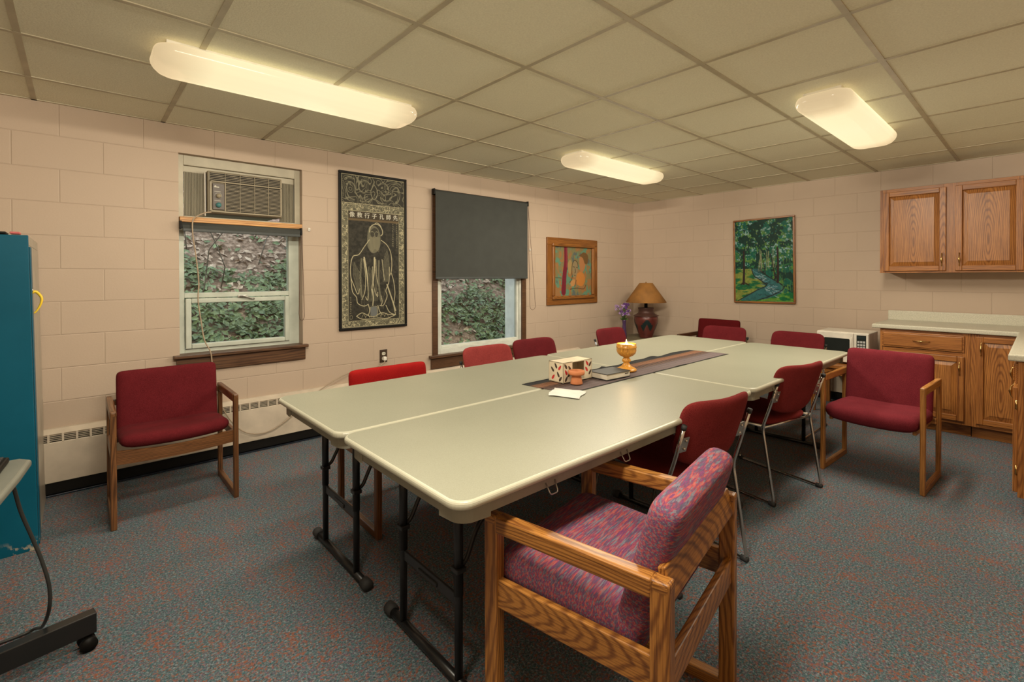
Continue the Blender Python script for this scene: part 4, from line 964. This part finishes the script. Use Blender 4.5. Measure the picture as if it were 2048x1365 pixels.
for k in range(4):
    a0 = R(218+90*k); b_ = MB()
    def hi_(a): return .245 if a < .0201 else .228 if a < .0361 else .205 if a < .0561 else .180
    def lo_(a): return max(.092, .188-a*2.2) if a <= .046 else .092+(a-.046)*2.0
    edges = [-.078, -.067, -.056, -.046, -.036, -.028, -.020, -.010, 0, .010, .020, .028, .036, .046, .056, .067, .078]
    for s0, s1 in zip(edges, edges[1:]):
        h_top = hi_(abs((s0+s1)/2))
        for q in range(5):
            f0, f1 = q/5, (q+1)/5; l0, l1 = lo_(abs(s0)), lo_(abs(s1))
            b_.add(ribbon_on_urn(a0, [(s0, l0+(h_top-l0)*f0), (s1, l1+(h_top-l1)*f0), (s1, l1+(h_top-l1)*f1), (s0, l0+(h_top-l0)*f1)]), [(0, 1, 2, 3)])
    b_.build('glaze_motif', 'potteal', pot)
MB().tube([(0, 0, .39), (0, 0, .50)], .014, 12).tube([(0, 0, .40), (0, 0, .46)], .022, 12).build('socket', 'black', lm)
shd = MB().lathe([(.262, .468), (.264, .470), (.086, .722), (.083, .722), (.259, .471), (.262, .468)], n=56, capb=False, capt=False).build('lamp_shade', 'lampshade', lm)
MB().tube([(0, 0, .50), (0, 0, .735)], .004, 8).tube([(-.084, 0, .718), (.084, 0, .718)], .002, 6).build('harp', 'brass', lm); MB().lathe([(.003, .722), (.010, .728), (.008, .736), (.002, .740)], n=14).build('finial', 'brass', lm)
vz = thing('bud_vase', 'slim dark purple vase standing left of the lamp', 'vase', (5.40, -.322, .50))
MB().lathe([(.030, 0), (.034, .004), (.032, .05), (.024, .14), (.021, .19), (.026, .235), (.028, .245), (.022, .245), (.016, .20), (.0, .19)], n=28, capt=False).build('vase_body', 'vase', vz)
fl = thing('flower_bouquet', 'purple and lilac flowers in the slim vase', 'flowers', (5.40, -.322, .72))
st_ = MB(); r7 = random.Random(5); heads = []
for k in range(34):
    a = r7.uniform(0, 6.28); q = r7.uniform(.02, .105); hz = r7.uniform(.09, .235); heads.append((q*math.cos(a)+.01, q*math.sin(a)+.03, hz)); st_.tube([(0, 0, -.02), (q*math.cos(a)*.3, q*math.sin(a)*.3+.01, hz*.5), heads[-1]], .0018, 5)
st_.build('stems', 'foliage', fl)
for k, hd in enumerate(heads):
    b_ = MB()
    for q in range(9):
        d = Vector((r7.gauss(0, 1), r7.gauss(0, 1), r7.gauss(0, 1))).normalized(); c = Vector(hd)+d*.016; n_ = d; ta = n_.orthogonal().normalized(); tb_ = n_.cross(ta); s = r7.uniform(.007, .012)
        vs = [c+ta*s*math.cos(a)+tb_*s*math.sin(a)+n_*.003*math.cos(a*3) for a in [i*math.pi/3 for i in range(6)]]; vs.append(c+n_*.005); b_.add(vs, [(i, (i+1) % 6, 6) for i in range(6)], vs)
    b_.build('flower', 'petal_lilac' if (hd[1] > .02 or k % 4 == 0) else 'petal_purple', fl)
lf = MB()
for k in range(26):
    a = r7.uniform(0, 6.28); e = r7.uniform(.2, 1.2); d = Vector((math.cos(a)*math.cos(e), math.sin(a)*math.cos(e), math.sin(e))); s = r7.uniform(.03, .06); c0 = d*.015+Vector((0, 0, .02)); sd_ = d.orthogonal().normalized()*s*.22
    lf.add([c0, c0+d*s*.5+sd_, c0+d*s, c0+d*s*.5-sd_], [(0, 1, 2, 3)])
lf.build('leaves', 'foliage', fl)
# ------------------------------------------------------------ cabinets
def pull(parent, c, axis, nrm):
    """c point on face; axis 'z' or 'y'; nrm outward unit vector"""
    n_ = Vector(nrm); ax = Vector((0, 0, 1)) if axis == 'z' else (Vector((0, 1, 0)) if abs(n_.x) > .5 else Vector((1, 0, 0))); c = Vector(c)
    P = [c+ax*t for t in (-.058, -.050, -.040, -.034, -.026, -.012, 0, .012, .026, .034, .040, .050, .058)]
    h = [.002, .006, .012, .018, .022, .024, .025, .024, .022, .018, .012, .006, .002]
    rr = [.003, .005, .003, .0032, .0035, .006, .0085, .006, .0035, .0032, .003, .005, .003]
    MB().tube([p+n_*q for p, q in zip(P, h)], rr, 10).build('handle', 'brass', parent)
def face_fn(x, nrm): return None
def rpanel(name, parent, plane, o, u0, u1, z0, z1, hpos=None, haxis='z', drawer=False, th=.020):
    """raised panel door on plane: 'x' => face normal -x at x=o (u=y, decreasing to the right); 'y' => face normal +y at y=o (u=x)"""
    def mp(u, d, z): return Vector((o-d, u, z)) if plane == 'x' else Vector((u, o+d, z))
    def bx_(b_, ua, ub, d0, d1, za, zb, g_, bev=.003):
        if plane == 'x': b_.box(o-d1, o-d0, ua, ub, za, zb, bev=bev, grain={'u': 'y', 'z': 'z'}[g_])
        else: b_.box(ua, ub, o+d0, o+d1, za, zb, bev=bev, grain={'u': 'x', 'z': 'z'}[g_])
    f_ = MB(); s = .045 if not drawer else .02
    if drawer:
        bx_(f_, u0, u1, 0, th*.6, z0, z1, 'u'); bx_(f_, u0+.012, u1-.012, th*.55, th, z0+.012, z1-.012, 'u', .005)
        d_ = f_.build(name, 'oak_cab', parent)
    else:
        for (a, c, e, g_, k) in ((u0, u0+s, z0, z1, 0) if False else (u0, u0+s, z0, z1, 'z'), (u1-s, u1, z0, z1, 'z'), (u0+s, u1-s, z0, z0+s, 'u'), (u0+s, u1-s, z1-s, z1, 'u')): bx_(f_, a, c, 0, th, e, g_, k, .004)
        d_ = f_.build(name, 'oak_cab', parent)
        # raised panel: pyramid frame
        a0, a1, b0, b1 = u0+s, u1-s, z0+s, z1-s; q = .034
        R1 = [(a0, b0), (a1, b0), (a1, b1), (a0, b1)]; R2 = [(a0+q, b0+q), (a1-q, b0+q), (a1-q, b1-q), (a0+q, b1-q)]
        vs = [mp(u, .004, z) for u, z in R1]+[mp(u, .015, z) for u, z in R2]+[mp(u, .018, z) for u, z in [(R2[0][0]+.002, R2[0][1]+.002), (R2[1][0]-.002, R2[1][1]+.002), (R2[2][0]-.002, R2[2][1]-.002), (R2[3][0]+.002, R2[3][1]-.002)]]
        fs = []
        for r in range(2):
            for k in range(4): fs.append((r*4+k, r*4+(k+1) % 4, (r+1)*4+(k+1) % 4, (r+1)*4+k))
        fs.append((8, 9, 10, 11))
        cu, cz = (a0+a1)/2, (b0+b1)/2; gs = []
        for v in vs:
            uu = (v.y if plane == 'x' else v.x)-cu; gs.append(Vector((v.z-cz+.1, uu, .02)))
        # orientation fix
        pm = MB().add(vs, fs if plane != 'x' else [f[::-1] for f in fs], gs); pm.build('panel', 'oak_panel', d_)
    if hpos: pull(d_, mp(hpos[0], th, hpos[1]), haxis, (-1, 0, 0) if plane == 'x' else (0, 1, 0))
    return d_
uc = thing('wall_cabinet', 'honey oak wall cabinet with two raised panel doors high on the back wall', 'cabinet', (0, 0, 0))
xf = XB-.31
MB().box(xf+.018, XB-.001, -3.965, -2.985, 1.348, 2.112, bev=.002).build('carcass', 'oak_cab', uc)
ff = MB()
for (a, c, e, g_, k) in ((-3.03, -2.978, 1.342, 2.12, 'z'), (-3.53, -3.43, 1.342, 2.12, 'z'), (-3.972, -3.885, 1.342, 2.12, 'z'), (-3.885, -3.53, 1.342, 1.375, 'y'), (-3.885, -3.53, 2.075, 2.12, 'y'), (-3.43, -3.03, 1.342, 1.375, 'y'), (-3.43, -3.03, 2.075, 2.12, 'y')): ff.box(xf, xf+.019, a, c, e, g_, bev=.001, grain=k)
ff.build('face_frame', 'oak_cab', uc)
rpanel('door', uc, 'x', xf, -3.452, -3.005, 1.358, 2.092, (-3.425, 1.455))
rpanel('door', uc, 'x', xf, -3.925, -3.512, 1.358, 2.092, (-3.540, 1.455))
xf = 5.455; TOP = .845
bc = thing('base_cabinet', 'honey oak base cabinet with a drawer above a door, right of the microwave', 'cabinet', (0, 0, 0), 0, 'honey oak base cabinets')
MB().box(xf+.018, XB-.002, -3.635, -3.045, .10, TOP, bev=.002).build('carcass', 'oak_cab', bc)
ff = MB()
for (a, c, e, g_, k) in ((-3.075, -3.04, .10, TOP, 'z'), (-3.636, -3.585, .10, TOP, 'z'), (-3.585, -3.075, .10, .14, 'y'), (-3.585, -3.075, .655, .685, 'y'), (-3.585, -3.075, .82, TOP, 'y')): ff.box(xf, xf+.019, a, c, e, g_, bev=.001, grain=k)
ff.build('face_frame', 'oak_cab', bc); rpanel('drawer', bc, 'x', xf, -3.600, -3.055, .690, .825, (-3.33, .757), 'y', True)
rpanel('door', bc, 'x', xf, -3.600, -3.055, .130, .655, (-3.572, .56))
MB().box(xf+.075, xf+.09, -3.635, -3.04, 0, .10, bev=.001, grain='y').build('toe_kick', 'oak_cab', bc)
bc2 = thing('base_cabinet', 'honey oak corner base cabinet with a single tall door beside the drawer unit', 'cabinet', (0, 0, 0), 0, 'honey oak base cabinets')
MB().box(xf+.018, XB-.002, -4.57, -3.640, .10, TOP, bev=.002).build('carcass', 'oak_cab', bc2)
ff = MB()
for (a, c, e, g_, k) in ((-3.690, -3.637, .10, TOP, 'z'), (-3.96, -3.93, .10, TOP, 'z'), (-3.93, -3.69, .10, .14, 'y'), (-3.93, -3.69, .82, TOP, 'y')): ff.box(xf, xf+.019, a, c, e, g_, bev=.001, grain=k)
ff.build('face_frame', 'oak_cab', bc2); rpanel('door', bc2, 'x', xf, -3.955, -3.668, .130, .828, (-3.70, .73))
MB().box(xf+.075, xf+.09, -4.5, -3.64, 0, .10, bev=.001, grain='y').build('toe_kick', 'oak_cab', bc2)
bc3 = thing('base_cabinet', 'honey oak base cabinet seen end on at the right edge, its door slightly open', 'cabinet', (0, 0, 0), 0, 'honey oak base cabinets')
MB().box(3.95, 5.44, YR+.003, -3.962, .10, TOP, bev=.002, grain='z').build('carcass', 'oak_cab', bc3)
ff = MB()
for (a, c, e, g_, k) in ((3.95, 4.0, .10, TOP, 'z'), (4.42, 4.50, .10, TOP, 'z'), (4.92, 5.44, .10, TOP, 'z'), (4.0, 4.42, .10, .14, 'x'), (4.0, 4.42, .82, TOP, 'x'), (4.50, 4.92, .10, .14, 'x'), (4.50, 4.92, .82, TOP, 'x')): ff.box(a, c, -3.962, -3.943, e, g_, bev=.001, grain=k)
ff.build('face_frame', 'oak_cab', bc3)
dd = rpanel('door', bc3, 'y', -3.943, 3.972, 4.45, .12, .70, (4.42, .60)); rpanel('drawer', bc3, 'y', -3.943, 3.972, 4.45, .72, .83, None, 'y', True)
MB().tube([(3.965, -3.938, .22), (3.965, -3.938, .27)], .006, 8).build('hinge', 'brass', dd); MB().tube([(3.965, -3.938, .58), (3.965, -3.938, .63)], .006, 8).build('hinge', 'brass', dd)
rpanel('door', bc3, 'y', -3.943, 4.47, 4.95, .12, .83, (4.50, .70))
MB().box(4.0, 5.40, YR+.01, -4.03, 0, .10, bev=.001).build('toe_kick', 'oak_cab', bc3)
ct = thing('countertop', 'speckled cream L shaped laminate countertop with a low backsplash', 'countertop', (0, 0, 0))
out = [(XB-.003, -2.985), (5.425, -2.985), (5.425, -3.905), (3.925, -3.905), (3.925, YR+.003), (XB-.003, YR+.003)]
MB().prism(out, .847, .885, bev=.010).build('worktop', 'counter', ct)
MB().box(XB-.026, XB-.003, YR+.003, -2.990, .883, .975, bev=.006).box(3.925, XB-.03, YR+.003, YR+.026, .883, .975, bev=.006).build('backsplash', 'counter', ct)
# ------------------------------------------------------------ microwave on its stand
ms = thing('microwave_stand', 'light oak stand under the microwave', 'stand', (0, 0, 0))
MB().box(5.44, 5.98, -2.98, -2.47, .435, .468, bev=.004, grain='y').build('top_board', 'oak_cab', ms)
for x in (5.46, 5.94):
    for y in (-2.96, -2.52): MB().box(x, x+.035, y, y+.035, 0, .435, grain='z').build('leg', 'oak_cab', ms)
MB().box(5.455, 5.475, -2.94, -2.51, .37, .435, grain='y').build('apron', 'oak_cab', ms)
mw = thing('microwave', 'white microwave oven with dark window on the stand beside the counter', 'microwave', (5.56, -2.72, .470))
MB().box(.012, .36, -.215, .215, .012, .305, bev=.008).build('case', 'mw_white', mw)
dr = MB().box(-.006, .012, -.095, .213, .018, .300, bev=.006).build('door', 'mw_white', mw)
MB().prism(rrect(-.065, .150, .105, .245, .012), .0062, .009, fn=lambda v: Vector((-v.z+.0, v.x, v.y))).build('window', 'mw_glass', dr)
MB().tube([(-.006, -.080, .08), (-.020, -.080, .10), (-.020, -.080, .24), (-.006, -.080, .26)], .005, 8).build('handle', 'mw_white', dr)
kp = MB().box(-.004, .012, -.213, -.100, .018, .300, bev=.003).build('control_panel', 'mw_white', mw)
MB().box(-.0055, -.003, -.195, -.120, .08, .285, bev=0).build('keypad', 'mw_glass', kp)
MB().box(-.0065, -.005, -.188, -.127, .250, .275, bev=0).build('display', 'potteal', kp)
kk = MB()
for i in range(5):
    for j in range(3): kk.box(-.0068, -.005, -.188+j*.022, -.171+j*.022, .105+i*.027, .124+i*.027, bev=0)
kk.build('keys', 'key_grey', kp)
for x in (.05, .32):
    for y in (-.18, .18): MB().tube([(x, y, .0), (x, y, .013)], .012, 10).build('foot', 'black', mw)
# ------------------------------------------------------------ locker at left
lk = thing('locker', 'tall blue metal locker with a tan side at the left edge', 'locker', (.035, -.745, 0)); lk.rotation_euler = (0, R(-.95), 0)
MB().box(-.46, -.001, .031, .735, 0, 1.470, bev=.004).box(-.46, -.002, .019, .735, 1.4705, 1.517, bev=.002).build('body', 'tan_metal', lk)
MB().box(-.46, .0, 0.0, .018, .0, 1.516, bev=.003).build('front_panel', 'blue', lk)
MB().box(-.46, -.004, .0185, .0305, .0, 1.469, bev=0).build('gap', 'slot', lk)
MB().box(-.0005, .004, .034, .125, .012, 1.462, bev=.0015).build('door_edge', 'blue', lk)
MB().tube([(.0, .10, 1.25), (.006, .10, 1.25)], .01, 8).build('rivet', 'steel', lk)
sp_ = MB(); pts = smooth_path([(.014, -.640, 1.238), (.030, -.640, 1.242), (.048, -.638, 1.215), (.047, -.640, 1.185), (.034, -.640, 1.152), (.022, -.640, 1.135)], 5)
sp_.tube(pts, [.008-.005*k/(len(pts)-1) for k in range(len(pts))], 8)
tag(sp_.build('strap', 'yellow'), 'yellow plastic strap looped through the side of the blue locker', 'strap')
tag(MB().box(-.135, -.065, -.73, -.60, 1.5205, 1.530, bev=.002).build('notebook', 'black'), 'thin black notebook lying on top of the blue locker', 'notebook')
tag(MB().box(-.052, -.018, -.73, -.66, 1.5205, 1.531, bev=.003).build('small_case', 'pink'), 'small pink case lying on top of the blue locker', 'case')
# ------------------------------------------------------------ rolling desk bottom left
rd = thing('rolling_desk', 'rolling desk with grey top and black steel foot at the left edge', 'desk', (0, 0, 0))
MB().prism([(-.62, -2.36), (-.05, -2.36), (.025, -2.30), (.060, -2.05), (.075, -1.905), (.050, -1.870), (-.62, -1.86)][::1], .725, .750, bev=.009).build('desktop', 'grey_lam', rd)
MB().box(-.40, -.34, -2.0, -1.6, .05, .73, grain='z').build('column', 'blackmetal', rd)
Mf = T3((.222, -1.742, 0)) @ Matrix.Rotation(R(190), 4, 'Z')
MB().box(0, .62, -.022, .022, .055, .125, bev=.003, M4=Mf).build('foot', 'blackmetal', rd)
for dx in (.022,):
    cs_ = MB().box(dx-.012, dx+.012, -.012, .012, .040, .060, bev=.002, M4=Mf).build('caster', 'black', rd)
    for s in (-.020, .020): MB().tube([Mf @ Vector((dx, s-.009, .024)), Mf @ Vector((dx, s+.009, .024))], .024, 18).build('wheel', 'black', cs_)
kb = thing('keyboard', 'black keyboard on the grey rolling desk at the left edge', 'keyboard', (-.178, -1.965, .751), R(-5))
MB().box(-.2, .2, -.08, .08, 0, .018, bev=.005).build('base', 'black', kb)
kk = MB()
for i in range(16):
    for j in range(5): kk.box(-.19+i*.024, -.17+i*.024, -.07+j*.028, -.047+j*.028, .018, .024, bev=.001)
kk.build('keys', 'rubber', kb)
def cable(label, pts, r): return tag(MB().tube(smooth_path(pts, 6), r, 8).build('cable', 'cable'), label, 'cable')
cable('dark grey cable looping from the rolling desk down to the carpet', [(.020, -1.90, .722), (.030, -1.84, .66), (.045, -1.81, .56), (.071, -1.80, .457), (.092, -1.80, .374), (.108, -1.80, .284), (.106, -1.78, .20), (.085, -1.66, .09), (.060, -1.52, .018), (.02, -1.508, .006), (-.06, -1.51, .006), (-.25, -1.50, .006)], .0055)
cable('thin black cable hanging behind the rolling desk at the left edge', [(-.08, -1.80, .722), (-.065, -1.78, .55), (-.05, -1.76, .40), (-.065, -1.75, .28), (-.12, -1.74, .20), (-.20, -1.74, .26)], .005)
# ------------------------------------------------------------ outdoors
def slope_z(x, y): return .30+.66*(y-.3)+.10*mnoise.noise((x*.8, y*.8, 0))+.05*mnoise.noise((x*3, y*3, 2))
b_ = MB(); nx, ny = 90, 70; vs = []
for i in range(nx+1):
    for j in range(ny+1):
        x = -3+22*i/nx; y = .22+12*(j/ny)**1.5; vs.append(Vector((x, y, slope_z(x, y))))
fs = [(i*(ny+1)+j, (i+1)*(ny+1)+j, (i+1)*(ny+1)+j+1, i*(ny+1)+j+1) for i in range(nx) for j in range(ny)]
b_.add(vs, fs, vs, True); struct(b_.build('ground_slope', 'litter'))
def leaves(n, xr, yr, size, mat, name, label, cat, lift, seed, dens=None, shape=1.0):
    r = random.Random(seed); b_ = MB(); k = 0
    while k < n:
        x = r.uniform(*xr); y = yr[0]+(yr[1]-yr[0])*r.random()**1.4
        if dens and not dens(x, y, r): continue
        k += 1; c = Vector((x, y, slope_z(x, y)+lift*r.random())); s = size*r.uniform(.6, 1.3)*(1+.15*y)
        nrm = Vector((r.gauss(0, .5), -.55+r.gauss(0, .4), .8)).normalized(); ta = nrm.orthogonal().normalized(); tb_ = nrm.cross(ta); a = r.uniform(0, 6.28); ta, tb_ = ta*math.cos(a)+tb_*math.sin(a), tb_*math.cos(a)-ta*math.sin(a)
        b_.add([c-ta*s, c+tb_*s*.6*shape+nrm*s*.2, c+ta*s, c-tb_*s*.6*shape+nrm*s*.2], [(0, 1, 2), (0, 2, 3)])
    return tag(b_.build(name, mat), label, cat, None, 'stuff')
ivy_d = lambda x, y, r: (y < 2.1+.5*mnoise.noise((x, 0, 0)) or r.random() < .04) and (mnoise.noise((x*1.3, y*1.6, 9)) > (-.42 if x < 3 else -.10) or r.random() < .15) and not (x > 5.2 and y > .9 and y < 2.2 and r.random() < .5)
leaves(26000, (-.2, 11), (.26, 4.5), .030, 'ivy', 'ivy', 'green ivy covering the lower slope outside the windows', 'ivy', .10, 3, ivy_d)
leaves(14000, (0, 14), (.3, 8), .034, 'dry', 'fallen_leaves', 'pale brown fallen leaves strewn over the slope outside', 'leaves', .04, 4, lambda x, y, r: y > 1.6 or r.random() < .20)
b_ = MB(); r = random.Random(9)
for k in range(900):
    cx, cy = r.choice([(5.9, 1.75), (6.6, 1.9), (7.3, 2.1)]); x = cx+r.gauss(0, .10); y = cy+r.gauss(0, .10); z_ = slope_z(x, y); dx, dy = r.gauss(0, .35), r.gauss(-.22, .25); hh = r.uniform(.35, .8)
    P = [Vector((x, y, z_)), Vector((x+dx*.4, y+dy*.4, z_+hh*.75)), Vector((x+dx, y+dy, z_+hh*.75)), Vector((x+dx*1.5, y+dy*1.5, z_+hh*.35))]; w_s = Vector((.004, 0, 0))
    b_.add([q for p in P for q in (p-w_s, p+w_s)], [(0, 1, 3, 2), (2, 3, 5, 4), (4, 5, 7, 6)])
tag(b_.build('tall_grass', 'grass'), 'tan tufts of tall dry grass on the slope outside the right window', 'grass', None, 'stuff')
b_ = MB(); r = random.Random(12)
for k in range(26):
    x = r.uniform(.8, 3.6); y = r.uniform(1.3, 4.5); z_ = slope_z(x, y); p = Vector((x, y, z_-.05)); d = Vector((r.gauss(0, .25), r.gauss(-.1, .2), 1)); P = [p]
    for q in range(5): p = p+d.normalized()*r.uniform(.2, .38); d += Vector((r.gauss(0, .3), r.gauss(0, .3), -.06)); P.append(p.copy())
    b_.tube(P, [.007, .006, .005, .004, .003, .002], 5)
tag(b_.build('brambles', 'bark'), 'bare bramble stems growing on the slope outside the left window', 'brambles', None, 'stuff')
b_ = MB().tube([(2.35, 4.3, slope_z(2.35, 4.3)-.2), (2.38, 4.2, 3.6), (2.30, 4.1, 6)], [.11, .09, .07], 12).tube([(2.37, 4.2, 3.5), (2.9, 4.0, 4.4), (3.3, 3.9, 5)], [.05, .035, .02], 8)
tag(b_.build('bare_tree', 'bark'), 'bare grey tree trunk on the slope outside the left window', 'tree')
b_ = MB(); r = random.Random(15); bt = thing('evergreen_branch', 'dark evergreen branch hanging at the top right of the left window', 'branch', (0, 0, 0))
MB().tube([(3.1, 1.9, 3.2), (2.65, 1.75, 2.5), (2.3, 1.6, 2.0), (2.05, 1.5, 1.75)], [.03, .02, .012, .005], 8).build('bough', 'bark', bt)
for k in range(1500):
    t = r.random(); c = Vector((3.1, 1.9, 3.2)).lerp(Vector((2.05, 1.5, 1.72)), t)+Vector((r.gauss(0, .16), r.gauss(0, .12), r.gauss(-.05, .14))); d = Vector((r.gauss(-.3, .5), r.gauss(0, .4), r.gauss(-.6, .4))).normalized()*.07; s = d.orthogonal().normalized()*.006
    b_.add([c, c+d*.5+s, c+d, c+d*.5-s], [(0, 1, 2, 3)])
b_.build('needles', 'needle', bt)
